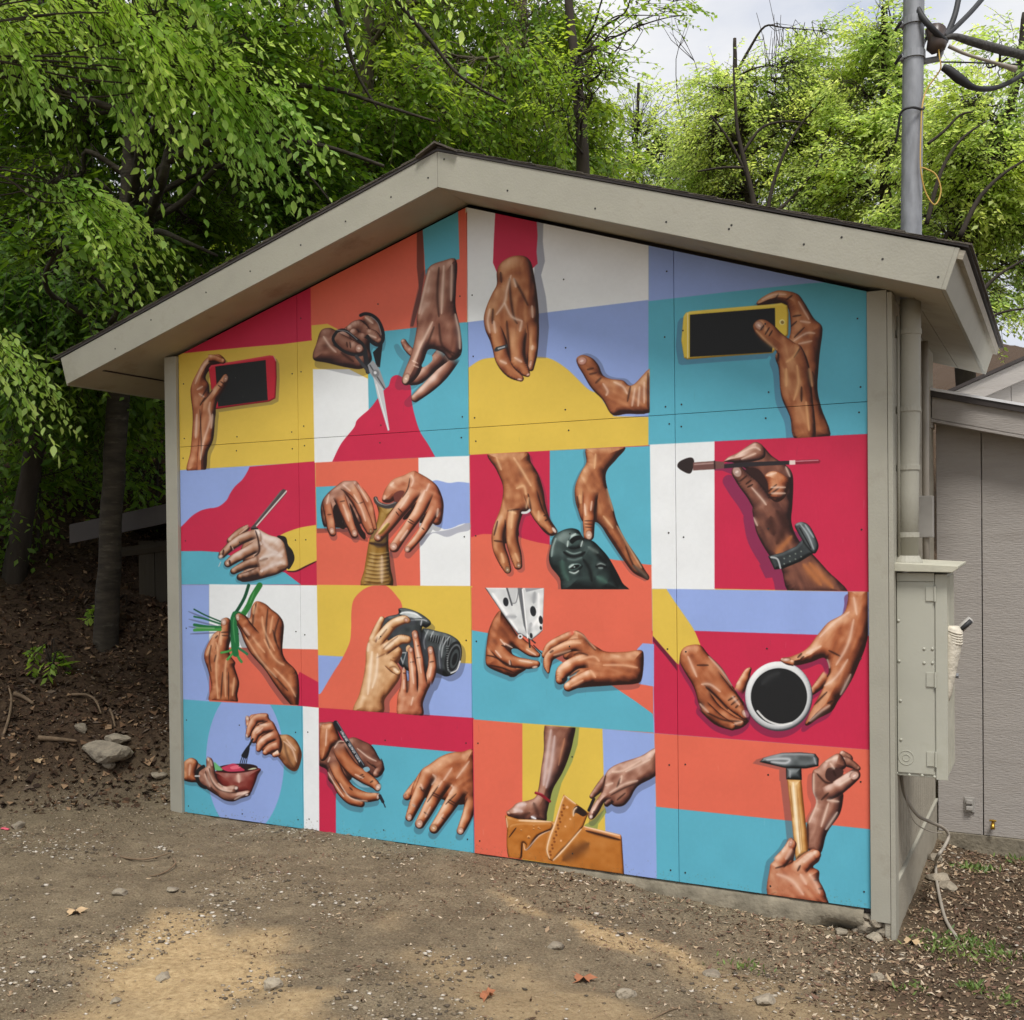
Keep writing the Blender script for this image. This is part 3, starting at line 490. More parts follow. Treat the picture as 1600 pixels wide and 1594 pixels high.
    H.W([(960,250),(980,300),(960,360)],[(1090,390),(1040,500)],[(1210,560),(1200,640)],[(770,350),(800,320)],[(940,440),(860,560)],[(930,760),(860,860)],[(720,440),(710,480)],[(1130,330),(1100,400)],w=15,a=.5).draw()
    # ---- row 2, two hands on a dark sculpted head
    H=Hand(T7,'b',sh=(20,25),sa=.25,clip=[(50,108),(1502,36),(1520,1200),(50,1200)])
    H.P([(195,90),(490,80),(540,170),(600,270),(640,400),(655,500),(690,620),(748,715),(740,748),(700,762),(645,730),(590,660),(552,590),(535,555),(505,575),(470,590),(440,700),(440,760),(380,800),(300,830),(225,800),(240,680),(285,560),(310,450),(310,350),(260,230)],R=85)
    H.S([(330,600,50),(280,720,52),(280,850,52),(320,960,46),(350,1035,30)]).S([(410,540,60),(390,680,52),(388,800,50),(415,910,48),(435,1000,34)])
    H.S([(530,400,60),(585,560,54),(640,650,46),(705,725,30)],tone=.03).K([(470,575),(505,572),(532,552)],(214,214,216),10)
    H.N(725,715,14,30,-35,(240,220,206)).N(350,1035,20,28,-15,(160,130,96)).N(440,1000,18,24,-10,(170,130,100)).D([(515,420),(530,500),(540,560)],[(330,630),(335,800),(360,950)],[(270,640),(240,760)],[(350,560),(450,545)],[(640,600),(680,590)],[(650,640),(690,620)],[(240,800),(320,810)],w=9,a=.6)
    H.W([(420,380),(480,360),(500,430)],[(400,130),(470,240),(540,360)],[(260,130),(300,230)],[(520,450),(500,540)],[(600,560),(600,640)],[(390,560),(380,700)],[(410,900),(440,970)],[(300,900),(320,980)],[(360,560),(420,580)],w=16,a=.42,col=(246,206,160)).draw()
    H=Hand(T7,'b',sh=(-18,10),sa=.3,clip=[(50,108),(1502,36),(1520,1200),(50,1200)])
    H.P([(1000,40),(1290,40),(1230,140),(1160,220),(1140,290),(1160,400),(1200,530),(1232,650),(1300,790),(1400,940),(1460,1040),(1492,1090),(1480,1118),(1440,1100),(1360,1055),(1280,950),(1160,770),(1110,690),(1062,650),(1000,660),(950,640),(920,560),(895,470),(895,360),(940,250),(985,170)],R=80)
    H.D([(1300,840),(1360,990),(1440,1080)],[(1070,480),(1060,650)],[(910,440),(925,540)],[(1130,690),(1240,860),(1350,1030)],w=10,a=.6).D([(1360,1000),(1440,1060),(1480,1105)],w=20,a=.6,col=(90,82,74)).W([(1230,680),(1340,870),(1430,1020)],[(1150,380),(1200,560)],[(1060,100),(1050,220)],[(930,430),(940,500)],[(1120,600),(1200,700)],w=14,a=.42,col=(246,206,160))
    H.S([(1020,400,66),(1010,540,54),(1005,660,48),(1005,760,42)],tone=-.02,pal='w').N(1006,755,28,40,0,(222,186,164)).D([(970,640),(1040,640)],[(970,665),(1040,670)],[(975,690),(1035,695)],w=5).W([(970,500),(980,600)],[(1030,480),(1020,560)],w=9).draw()
    H=Hand(T7,'k',sh=(-20,30),sa=.3,clip=[(50,108),(1502,36),(1520,1192),(50,1192)])
    H.P([(720,770),(780,722),(860,700),(925,718),(960,775),(1040,805),(1090,850),(1160,930),(1230,1050),(1275,1140),(1320,1230),(840,1240),(770,1100),(700,1010),(683,930),(700,840)],R=150,tone=-.14,spec=.45)
    H.P([(835,820),(850,770),(900,740),(945,755),(965,800),(945,850),(890,870),(845,860)],R=40,tone=.02,spec=.6,edge=.4)
    H.F([(850,800),(885,765),(935,760),(950,785),(905,800),(870,825)],(12,16,17),True)
    H.W([(838,800),(832,850)],[(860,765),(900,742)],[(955,800),(940,850)],w=9,a=.8,col=(196,212,208))
    H.D([(800,890),(860,925),(930,920),(975,890)],w=16,a=.75,col=(8,11,12)).W([(820,880),(880,905),(945,890)],w=8,a=.6,col=(150,172,168)).W([(830,945),(890,955),(950,935)],w=14,a=.4,col=(130,152,148))
    H.P([(835,1020),(870,985),(935,985),(955,1010),(910,1050),(860,1060)],R=26,tone=.06,spec=.5,edge=.5).F([(850,1022),(885,998),(930,994),(912,1018),(872,1030)],(9,12,13),True).W([(845,1050),(890,1062),(925,1040)],[(848,1018),(884,992)],w=7,a=.85,col=(206,220,216)).K([(888,1012),(889,1013)],(150,168,166),7,.9)
    H.W([(1068,1000),(1100,985),(1140,1000)],[(1080,1018),(1120,1020)],w=8,a=.75,col=(196,210,206)).D([(1060,1010),(1100,1002),(1150,1012)],[(1050,880),(1110,950),(1150,980)],[(1180,1040),(1240,1180)],[(960,950),(1010,1030),(1030,1130)],w=18,a=.6,col=(8,11,12))
    H.W([(740,780),(715,850),(705,930)],w=13,a=.6,col=(170,190,186)).W([(790,960),(800,1040),(840,1120)],[(1070,1090),(1150,1140)],w=34,a=.34,col=(96,140,124)).W([(1000,850),(1080,900)],w=22,a=.35,col=(150,166,160)).draw()
    # ---- row 2, hand with a brush and a watch
    H=Hand(T8,'d',sh=(-62,58),sa=.62,shc=(100,44,84),clip=[(210,100),(1512,85),(1515,1142),(210,1126)])
    H.P([(1010,1170),(930,990),(850,900),(770,760),(742,640),(740,560),(800,430),(700,320),(580,262),(560,245),(640,205),(720,150),(762,134),(810,165),(870,230),(960,290),(1002,340),(1012,420),(1006,560),(1000,680),(1050,800),(1150,900),(1240,1000),(1380,1170)],R=80,tone=-.08)
    H.F([(690,320),(780,320),(850,430),(830,480),(760,420)],(48,26,24),True)
    H.P([(560,268),(540,268),(575,235),(640,205),(720,152),(765,136),(812,168),(815,240),(700,270)],R=50,tone=.1)
    H.P([(820,360),(870,330),(930,345),(985,400),(960,500),(900,540),(850,500),(840,420)],R=60,pal='w',tone=.02,edge=.1)
    H.S([(810,560,72),(760,480,66),(690,400,56),(640,340,44)],tone=-.08).N(632,335,32,42,-25,(196,164,152)).D([(650,400),(700,360)],[(690,420),(730,390)],[(700,440),(740,420)],[(830,480),(900,420)],[(840,500),(920,440)],[(840,510),(910,510)],w=7,a=.7)
    H.W([(730,440),(800,520),(830,560)],[(620,230),(740,170),(790,190)],[(660,250),(760,210)],[(830,360),(900,340)],[(860,440),(960,440)],[(960,300),(990,370)],[(740,640),(770,700)],[(860,480),(960,480)],w=10,a=.5)
    H.W([(1000,770),(920,860),(900,890)],[(1080,960),(1200,1100)],[(1120,950),(1280,1120)],w=30,a=.5,col=(196,120,66)).D([(900,600),(960,700),(900,820)],[(860,640),(880,760)],w=34,a=.4)
    H.F([(232,305),(245,265),(315,238),(342,262),(326,335),(295,345)],(44,34,34),True).F([(335,272),(480,262),(545,268),(545,310),(480,318),(335,326)],(112,76,72)).K([(345,285),(470,276)],(206,176,170),5,.6).K([(480,264),(482,316)],(50,30,30),5).F([(545,285),(660,272),(988,260),(988,286),(700,300),(545,312)],(42,36,40)).F([(985,258),(1027,256),(1027,286),(985,288)],(226,206,200)).F([(1026,257),(1180,250),(1196,262),(1188,277),(1026,286)],(134,34,52)).K([(1030,264),(1180,257)],(236,190,196),3,.7)
    H.P([(842,905),(940,880),(1030,838),(1075,790),(1148,885),(1060,940),(940,990),(885,995)],R=25,pal='g',sm=False,tone=-.12,spec=.05)
    H.K([(862,912),(905,925),(925,985)],(170,174,176),6)
    for i in range(4):
        for j in range(2): H.K([(950+i*38,920-i*16+j*36),(951+i*38,921-i*16+j*36)],(140,150,140),5,.8)
    H.P([(1022,695),(1065,674),(1112,692),(1150,750),(1182,830),(1165,880),(1140,882),(1095,830),(1045,750)],R=22,pal='g',tone=.0).W([(1060,690),(1110,760),(1150,860)],[(1090,690),(1150,780)],w=7,a=.6,col=(190,200,204)).K([(1055,715),(1130,850)],(26,28,30),4).draw()
    # ---- row 3, hands cutting a leek
    for a,b in (((160,370),(480,500)),((165,450),(480,530)),((165,530),(390,560)),((180,605),(480,590))):
        brush(T9,[a,b],(96,104,140),9,.7,hard=True)
    cl9=[(90,90),(1500,100),(1515,1360),(1302,1346),(120,1278)]
    H=Hand(T9,'w',sh=(-26,20),sa=.22,clip=cl9)
    H.P([(385,1320),(402,1150),(372,1000),(330,870),(330,800),(360,720),(400,650),(430,600),(500,570),(600,640),(585,740),(600,830),(650,900),(645,950),(680,1060),(692,1130),(672,1230),(655,1330)],R=70)
    H.S([(500,800,70),(525,690,60),(545,570,54),(556,485,50)],tone=-.02).N(530,480,28,36,-15,(228,194,176)).D([(505,590),(590,585)],[(510,620),(590,625)],[(440,650),(470,620)],[(400,720),(380,860),(400,1000)],[(520,1000),(500,1280)],[(580,1000),(580,1290)],[(450,820),(430,900)],w=10,a=.55)
    H.W([(385,730),(350,830)],[(450,690),(470,800),(450,950),(470,1280)],[(560,860),(545,1000),(550,1260)],[(640,1060),(620,1250)],[(410,640),(440,610)],[(500,600),(500,720)],w=15,a=.45,col=(240,200,160)).draw()
    H=Hand(T9,'w',sh=(-36,40),sa=.35,clip=cl9)
    H.P([(1302,1380),(1190,1300),(1060,1130),(960,980),(820,820),(750,700),(700,570),(655,490),(650,430),(685,398),(740,400),(800,440),(820,330),(870,265),(960,290),(1030,350),(1105,410),(1155,500),(1148,650),(1142,780),(1180,880),(1304,1035)],R=80)
    H.D([(870,280),(840,400),(830,500),(800,500)],[(990,340),(970,600),(1010,760)],[(1110,430),(1060,620),(1110,770)],[(1040,560),(1080,700)],[(760,510),(810,560)],[(1000,980),(1200,1200)],[(940,980),(1080,1150),(1190,1290)],w=13,a=.5)
    H.W([(850,310),(840,400)],[(930,420),(950,560),(1060,780)],[(1040,420),(1010,600)],[(780,560),(860,680),(960,800)],[(760,640),(900,860),(1080,1060)],[(950,660),(1060,860),(1160,930)],[(1050,960),(1200,1120),(1280,1260)],[(690,420),(680,470)],w=17,a=.45,col=(240,196,156)).N(672,435,16,36,-10,(214,176,160)).draw()
    G1=(30,110,60); G2=(20,78,50); G3=(70,150,70)
    for pts,w,c in (([(790,98),(750,220),(690,330),(650,390)],20,G2),([(905,98),(830,220),(790,310),(740,390)],36,(44,120,54)),([(650,400),(630,470),(640,600),(655,730)],40,G1),([(690,400),(640,440),(650,640)],34,G1),([(640,560),(650,720)],52,G1),([(630,760),(580,785),(505,800)],14,G3),([(640,790),(570,870)],15,G3),([(655,790),(690,860),(715,895)],17,(60,140,74)),([(680,750),(740,790),(775,815)],15,(40,120,80)),([(640,740),(655,810)],40,G1),([(495,475),(340,410),(222,348)],9,G2),([(495,500),(340,450),(222,424)],11,(36,104,66)),([(495,535),(360,530),(225,510)],18,(34,112,60)),([(495,560),(360,560),(225,565)],18,G3),([(430,545),(240,540)],8,(120,170,120))):
        brush(T9,pts,c,w*.82,1,hard=True,taper=False)
    for pts,w in (([(640,430),(630,520),(650,700)],9),([(850,160),(800,290)],8),([(560,790),(510,800)],4),([(610,820),(570,866)],4),([(690,400),(760,330)],6)): brush(T9,pts,(120,190,120),w,.55)
    brush(T9,[(600,470),(600,600),(590,700)],(12,40,26),14,.6); brush(T9,[(690,440),(700,520)],(12,40,26),12,.5)
    H=Hand(T9,'w'); H.S([(850,640,70),(770,530,60),(720,460,55),(690,425,38)],tone=-.05).N(675,432,20,38,-10,(222,190,176)).W([(740,540),(800,620)],w=20,a=.4).draw()
    # ---- row 3, hands with a camera
    cl=[(95,90),(1515,92),(1530,1330),(108,1220)]
    H=Hand(T10,'g',sh=(40,45),sa=.35,clip=cl,L=(0,-.6))
    H.P([(650,560),(690,430),(740,378),(840,352),(848,302),(930,303),(1040,345),(1130,410),(1142,450),(1100,482),(1060,500),(1110,880),(1000,900),(860,830),(770,640)],R=40,tone=-.12,spec=.1)
    H.P([(850,360),(900,330),(1000,340),(1070,390),(1040,405),(940,405)],R=20,tone=.22).W([(940,410),(1060,405),(1110,420)],[(1060,410),(1050,460)],[(870,335),(1000,345)],w=7,a=.6,col=(220,224,228))
    H.P([(1060,510),(1100,488),(1200,510),(1310,540),(1390,590),(1425,650),(1425,760),(1385,880),(1290,932),(1200,900),(1090,880),(1040,700)],R=80,tone=-.1,spec=.1)
    for i in range(9): H.K([(1140+i*22,545+i*4),(1128+i*22,600+i*6)],(16,17,18),4); H.K([(1150+i*22,548+i*4),(1138+i*22,600+i*6)],(126,130,134),2.5,.8)
    H.W([(1120,500),(1080,600),(1090,680)],[(1260,560),(1220,700),(1230,860)],[(1170,510),(1140,570)],[(1320,560),(1260,640),(1240,760)],w=8,a=.55,col=(200,206,210))
    H.F(ell(1350,762,74,160,14),(30,32,34)).F(ell(1356,764,60,138,14),(92,96,98)).F(ell(1358,766,50,120,14),(26,28,30)).F(ell(1362,768,36,92,14),(60,66,68)).F(ell(1364,772,22,60,14),(22,24,26)).K([(1330,900),(1385,870),(1415,790)],(230,232,234),6,.9)
    for i in range(11): H.K([(1282+i*1.5-(i-5)**2*.3+abs(i-5)*2,650+i*22),(1300+abs(i-5)*2,650+i*22)],(170,174,176),3,.7)
    H.F([(840,705),(920,705),(885,825)],(206,210,208)).F([(858,718),(908,718),(886,790)],(40,60,64)).draw()
    H=Hand(T10,'t',sh=(50,15),sa=.35,clip=cl,L=(-.3,-.4))
    H.P([(432,1265),(480,1100),(520,940),(540,800),(545,680),(575,590),(640,555),(700,560),(760,600),(830,640),(880,690),(855,780),(820,840),(860,900),(850,960),(780,1060),(715,1150),(690,1275)],R=80)
    H.S([(600,610,40),(640,510,36),(690,400,26)]).S([(640,620,50),(710,540,52),(790,450,46),(890,405,40),(930,415,26)],tone=.02).S([(700,690,56),(780,640,50),(860,590,46),(930,590,36)],tone=0).F([(915,660),(945,640),(960,690),(920,700)],(214,170,130),True)
    H.S([(740,800,40),(800,850,46),(840,890,30)],tone=.05,edge=.3)
    H.N(915,408,22,20,30,(206,150,130)).D([(780,470),(830,500)],[(640,760),(720,720)],[(760,850),(810,840),(850,880)],[(700,680),(760,620),(840,560)],[(660,590),(740,490)],[(790,760),(840,760)],w=9,a=.4,col=(96,52,30))
    H.W([(600,700),(580,900),(560,1100)],[(650,720),(640,900),(600,1040)],[(570,620),(560,700)],[(720,680),(800,620)],[(820,410),(890,390)],[(800,860),(840,890)],w=18,a=.5,col=(250,232,210)).draw()
    H=Hand(T10,'r',sh=(55,20),sa=.4,clip=cl,L=(-.3,-.4))
    H.P([(850,1300),(833,1150),(850,1060),(880,1010),(960,960),(1080,930),(1140,990),(1105,1080),(1070,1180),(1062,1300)],R=70)
    H.S([(1110,1000,46),(1150,890,44),(1158,780,36),(1142,680,30)]).S([(1070,1020,46),(1050,860,42),(1025,680,36),(998,535,32)]).S([(980,1080,46),(985,930,42),(970,800,38),(960,690,30)]).S([(890,1090,36),(896,980,30),(896,880,22)])
    H.N(1000,548,20,32,-8).N(1140,690,22,36,0).N(958,685,16,26,0).N(893,858,10,16,0).D([(1010,760),(1050,755)],[(1010,650),(1035,645)],[(950,800),(990,795)],[(885,900),(910,900)],[(1130,800),(1175,790)],[(1100,930),(1080,860)],[(930,1080),(935,900)],[(1020,1060),(1010,860)],w=6,a=.6)
    H.W([(1000,600),(1030,740),(1055,900)],[(960,760),(985,1000)],[(895,960),(895,1050)],[(1150,840),(1130,940)],[(980,1120),(960,1200)],w=10,a=.5).draw()
    # ---- row 3, hands at a sewing machine
    cl=[(60,95),(1520,105),(1530,1258),(70,1155)]
    flat(T11,[(1395,590),(1440,543),(1530,550),(1530,892),(1410,872),(1350,700)],PERI)
    H=Hand(T11,'w',sh=(-14,32),sa=.25,clip=cl)
    H.S([(330,640,50),(380,700,45),(400,770,40),(380,790,26)],tone=-.05,pal='d')
    H.P([(290,280),(240,340),(200,440),(180,560),(172,680),(195,735),(290,780),(390,812),(445,788),(500,745),(430,700),(380,600),(430,590),(520,645),(590,657),(607,636),(540,580),(440,490),(330,320)],R=75,g=(0,1,.12),tone=-.06)
    H.S([(250,560,60),(320,640,54),(400,690,46),(500,710,42),(585,712,28)],tone=.02).N(570,735,26,10,-10,(232,196,176)).S([(400,500,50),(470,560,46),(540,610,40),(595,638,20)],tone=.02)
    H.D([(180,640),(260,660),(340,720),(420,745)],[(330,560),(380,600)],[(370,680),(380,720)],[(300,560),(400,590)],[(200,720),(300,740),(400,780)],w=8,a=.7).W([(290,510),(330,560)],[(320,540),(390,580)],[(365,680),(370,720)],[(440,680),(550,700)],[(250,600),(300,660)],[(500,590),(580,640)],w=8,a=.6).draw()
    H=Hand(T11,'s',clip=cl,L=(.2,-.5))
    H.P([(165,92),(645,97),(632,440),(602,470),(540,520),(512,505),(452,470),(432,470),(300,290)],R=14,sm=False,tone=.12,ns=True)
    H.F([(430,98),(470,98),(500,420),(515,500),(480,400)],(104,106,110)).F([(345,98),(430,98),(410,215),(380,215)],(196,198,200)).K([(345,100),(385,235)],(84,86,90),7).F([(490,100),(640,98),(500,130)],(150,152,158)).K([(470,110),(512,500)],(244,244,244),5).K([(385,220),(420,210),(440,100)],(110,112,116),4,.8)
    H.W([(230,140),(330,290),(430,440)],[(600,140),(600,400)],[(540,420),(600,340)],w=18,a=.7,col=(250,250,250)).D([(340,330),(420,330)],[(540,380),(520,470)],[(570,130),(560,220)],w=22,a=.35,col=(110,112,118))
    H.K([(560,288),(561,289)],(236,236,238),36)
    for x,y,rx,ry in ((336,210,22,36),(556,285,24,42),(618,356,16,34),(618,420,9,16),(540,482,12,22)): H.F(ell(x,y,rx,ry,-8),(36,38,42))
    H.K([(452,488),(453,489)],(222,222,224),20).K([(452,488),(453,489)],(40,40,44),8).K([(524,515),(530,575)],(40,36,36),7).K([(548,520),(572,540)],(60,40,40),6).K([(560,560),(640,640)],(40,30,34),4).draw()
    H=Hand(T11,'w',sh=(-10,44),sa=.32,clip=cl)
    H.S([(880,480,45),(780,520,40),(690,570,34),(650,640,26)],tone=-.04)
    H.P([(1420,598),(1448,650),(1432,830),(1380,870),(1240,880),(1010,895),(900,900),(850,830),(850,700),(800,660),(800,560),(880,470),(900,440),(960,470),(1010,530),(1080,580),(1150,612),(1300,612)],R=85)
    H.S([(960,560,52),(870,560,50),(770,600,46),(690,650,40),(670,720,32),(678,775,12)],tone=.02).S([(1000,680,62),(900,700,54),(800,770,56),(775,840,36)],tone=.03).S([(1040,800,56),(940,840,52),(840,895,38)],tone=.03)
    H.F([(785,830),(832,812),(830,840),(800,875)],(36,22,22)).F([(832,815),(920,765),(900,795),(840,830)],(150,180,186)).D([(880,640),(930,620),(1000,640)],[(690,620),(720,600)],[(1000,540),(1060,600)],[(840,815),(930,760)],[(1000,880),(1040,860)],[(1440,650),(1420,830)],w=10,a=.5)
    H.W([(700,590),(850,540),(940,540)],[(720,640),(860,600)],[(880,450),(960,480),(1060,590)],[(920,680),(1040,650),(1090,690)],[(780,740),(860,710)],[(860,890),(960,840)],[(1120,720),(1280,720),(1400,740)],[(1020,760),(1060,820)],w=14,a=.42,col=(246,200,164)).draw()
    # ---- row 3, hands round a cup
    flatc(T12,[(155,45),(210,130),(270,215),(340,320),(385,425)],[(300,440),(258,480),(242,558),(222,545),(170,485),(62,368),(58,45)],YEL)
    flat(T12,[(64,362),(170,485),(222,545),(228,600),(150,500),(64,400)],(104,26,52))
    cl=[(62,60),(1514,64),(1520,1128),(75,1018)]
    H=Hand(T12,'w',sh=(-6,40),sa=.6,shc=(104,34,70),clip=cl)
    H.P([(255,465),(300,428),(382,425),(440,490),(530,580),(590,680),(640,760),(690,830),(722,905),(695,960),(622,995),(540,970),(420,890),(380,840),(340,710),(270,590),(245,530)],R=70)
    H.S([(400,760,50),(480,860,44),(580,930,40),(660,955,26)],tone=-.06).S([(400,830,40),(500,925,40),(600,975,26)],tone=-.1).S([(450,640,70),(540,740,60),(620,830,50),(690,900,30)],tone=.0).S([(640,745,36),(670,680,36),(700,610,24),(718,586,12)])
    H.N(690,888,34,22,50,(226,190,172)).D([(420,710),(500,780),(570,860)],[(570,800),(620,770)],[(590,830),(640,790)],[(360,560),(440,560)],[(430,880),(540,930),(660,940)],[(640,830),(620,850)],w=8,a=.6)
    H.W([(440,500),(530,600),(600,700)],[(390,690),(450,690),(520,740)],[(380,820),(440,880)],[(600,770),(650,830)],[(610,960),(670,940)],[(620,690),(650,670)],[(300,500),(360,640)],w=12,a=.42)
    H.draw()
    H=Hand(T12,'w',sh=(-26,44),sa=.6,shc=(104,34,70),clip=cl)
    H.S([(1250,620,40),(1200,680,36),(1140,740,22)],tone=-.08)
    H.P([(1395,40),(1540,50),(1512,380),(1450,560),(1390,690),(1320,790),(1272,870),(1180,920),(1110,967),(1092,945),(1140,850),(1190,760),(1240,650),(1252,580),(1220,510),(1130,540),(1020,562),(930,533),(935,512),(1000,500),(1100,450),(1180,350),(1250,270),(1350,210),(1380,120)],R=75)
    H.N(962,523,32,12,-5,(222,180,160)).D([(1040,510),(1070,480)],[(1060,520),(1085,500)],[(1220,510),(1260,590),(1240,640)],[(1250,460),(1330,500)],[(1150,830),(1240,740)],[(1240,820),(1280,800)],w=8,a=.6)
    H.W([(1190,370),(1290,270),(1390,200)],[(1300,560),(1380,420),(1420,250)],[(1220,700),(1300,640),(1380,520)],[(1420,100),(1440,220)],[(1120,940),(1200,870),(1260,830)],[(1100,480),(1200,430)],[(1400,620),(1330,760)],[(1240,520),(1256,580)],w=14,a=.42).draw()
    H=Hand(T12,'s',sh=(-10,46),sa=.6,shc=(104,34,70),L=(-.3,-.6))
    H.P(ell(914,770,228,236,0,60),R=40,tone=.18,sm=False,pal='s',ns=False); H.F(ell(915,772,190,192,0,60),(28,29,31)).K([(770,870),(830,930),(920,962),(1000,950)],(232,232,230),7,.9).W([(800,690),(850,640),(920,610)],w=26,a=.14,col=(110,112,114)).draw()
    H=Hand(T12,'w'); H.S([(1020,545,22),(975,538,20),(940,525,14)],tone=.1,fade=True).N(962,523,30,12,-3,(226,186,168)).draw()
    # ---- row 4, bowl and fork
    cl=[(118,80),(1520,165),(1525,1445),(118,1272)]
    H=Hand(T13,'r',sh=(-8,32),sa=.25,clip=cl)
    H.P([(1050,380),(1110,450),(1200,455),(1280,510),(1330,600),(1342,680),(1310,800),(1262,836),(1180,790),(1100,690),(1040,640),(1000,500)],R=70,pal='t',tone=-.1)
    H.P([(800,262),(850,240),(980,233),(1005,290),(1050,330),(1085,400),(1120,480),(1130,560),(1120,640),(1080,690),(1020,660),(930,620),(850,520),(790,430),(770,340)],R=60)
    H.S([(790,360,26),(782,310,24),(775,275,18)],tone=.2).S([(980,275,46),(870,290,46),(810,380,38),(785,460,26)],tone=-.02).S([(1040,370,52),(940,390,52),(870,440,46),(845,510,34)]).S([(1075,460,50),(980,500,50),(915,560,44),(895,610,26)]).S([(1100,570,46),(1020,600,48),(965,640,30)],tone=-.03).S([(1110,640,34),(1060,665,26)],tone=.2)
    H.N(770,465,10,22,-15,(240,220,210)).N(778,285,18,26,0,(232,200,180)).D([(870,360),(990,310)],[(920,470),(1050,400)],[(950,560),(1070,500)],[(1120,480),(1135,560),(1120,640)],w=8,a=.7).W([(900,350),(980,350)],[(870,440),(940,380)],[(920,520),(1020,460)],[(1150,520),(1240,600),(1290,740)],[(1180,500),(1280,620)],w=12,a=.45).D([(1160,540),(1200,700),(1270,810)],w=18,a=.3)
    H.K([(832,500),(800,560),(770,620)],(24,26,32),10).F([(790,560),(800,600),(780,690),(755,700),(715,680),(730,640)],(26,28,36),True).draw()
    H=Hand(T13,'m',sh=(22,22),sa=.3,clip=cl,L=(0,-.4))
    H.P([(440,835),(885,800),(882,880),(835,1010),(790,1065),(600,1065),(480,960),(445,880)],R=90,g=(1,0,-.04))
    H.F(ell(665,805,220,48,-3),(40,22,24)).F([(430,740),(470,770),(520,822),(440,820)],(110,180,120),True).F([(505,800),(560,775),(640,755),(720,800),(745,828),(640,838),(560,834)],(196,60,90),True).F([(600,790),(680,770),(700,800),(620,815)],(230,110,130),True).F([(780,820),(830,800),(870,802),(860,815)],(206,214,176),True).W([(520,800),(580,790)],w=8,a=.8)
    H.W([(680,870),(690,950)],w=34,a=.6).K([(455,838),(660,850),(880,812)],(70,20,20),5)
    for i in range(4): H.K([(720+i*18,690+i*4),(690+i*22,785)],(26,28,36),4)
    H.draw()
    H=Hand(T13,'w',sh=(6,40),sa=.28,clip=cl)
    H.P([(110,760),(160,705),(215,700),(280,760),(345,790),(350,705),(390,693),(420,730),(435,800),(450,880),(480,950),(540,990),(640,978),(685,1010),(670,1050),(780,1033),(812,1050),(790,1092),(700,1122),(630,1150),(540,1137),(450,1082),(360,1025),(240,950),(110,920)],R=60,pal='d',tone=.12)
    H.P([(110,760),(160,705),(215,700),(262,745),(240,850),(250,945),(110,920)],R=60,tone=.04)
    H.N(368,710,12,26,-10,(236,206,190)).N(660,1010,22,20,-30,(240,220,210)).N(770,1080,20,10,-15,(240,220,214)).K([(320,785),(262,830),(252,900),(285,975),(340,1005)],(26,26,28),18).K([(235,885),(275,885)],(190,190,190),9).D([(380,800),(400,920),(470,1020),(600,1060)],[(340,830),(380,980),(480,1080)],[(450,880),(520,1000)],[(600,1060),(680,1050)],w=9,a=.55).W([(370,820),(420,940),(520,1030),(620,1040)],[(330,860),(390,1000)],[(470,960),(560,1010)],[(640,1130),(760,1060)],[(180,760),(170,880)],[(390,720),(410,780)],w=14,a=.45).draw()
    # ---- row 4, writing hand and resting hand
    cl=[(110,65),(1527,165),(1545,1398),(112,1195)]
    H=Hand(T14,'w',sh=(-10,50),sa=.32,clip=cl)
    H.P([(90,240),(170,200),(245,203),(285,290),(330,370),(420,338),(510,370),(600,420),(660,520),(712,612),(705,660),(668,702),(600,700),(520,640),(440,700),(300,800),(200,740),(180,640),(90,560)],R=85,pal='d')
    H.S([(250,700,40),(310,830,42),(400,920,42),(500,955,32)],tone=-.06).S([(240,560,52),(300,700,52),(400,830,52),(530,890,48),(640,890,36)],tone=.02).F([(410,720),(450,720),(520,780),(580,790),(560,805),(480,790)],(130,170,186),True)
    H.P([(120,250),(180,215),(240,215),(280,300),(300,380),(230,430),(190,520),(140,560),(112,500)],R=60,tone=.02)
    H.S([(290,430,60),(340,530,64),(430,640,62),(530,710,58),(620,770,44),(650,810,30)],tone=.02).S([(640,560,56),(670,620,40),(640,680,34)],tone=-.03,pal='d')
    H.F([(515,625),(560,612),(580,640),(545,660)],(130,170,186),True).N(656,800,26,36,20,(226,196,180)).N(655,885,14,30,10,(222,190,176))
    H.D([(480,700),(520,680)],[(490,720),(530,700)],[(580,760),(610,740)],[(550,560),(600,600),(620,600)],[(390,800),(420,830)],[(240,420),(280,390),(340,390)],[(340,640),(400,720)],w=8,a=.6).W([(250,440),(290,380),(340,375)],[(210,520),(190,570)],[(440,680),(520,720)],[(460,440),(560,520),(640,560)],[(300,760),(400,900),(560,930)],[(190,660),(260,780),(340,890)],[(600,850),(640,850)],[(180,260),(170,420)],w=9,a=.55)
    a=np.array([262,205]); b=np.array([512,602]); u=(b-a)/np.linalg.norm(b-a); n=np.array([-u[1],u[0]])
    H.K([tuple(a),tuple(b)],(28,30,36),22).K([tuple(a-n*16),tuple(b-n*12)],(150,160,170),4,.7)
    rr=np.random.RandomState(3)
    for i in range(30):
        if i in (10,11,22): continue
        p=a+u*(95+i*11.2); hgt=11 if i<10 else 9
        H.K([tuple(p-n*hgt*rr.uniform(.5,1)),tuple(p+n*hgt*rr.uniform(.5,1))],(232,234,236),2.6)
        if i%3: H.K([tuple(p-n*hgt*.6*rr.choice([-1,1])),tuple(p+u*8-n*hgt*.6*rr.choice([-1,1]))],(226,228,232),2.2)
    H.K([(672,880),(700,935)],(34,36,44),14).K([(700,935),(722,985)],(30,32,40),5)
    H.draw()
    H=Hand(T14,'w',sh=(-12,52),sa=.32,clip=cl)
    H.S([(1040,770,60),(980,830,50),(925,885,38)],tone=.0)
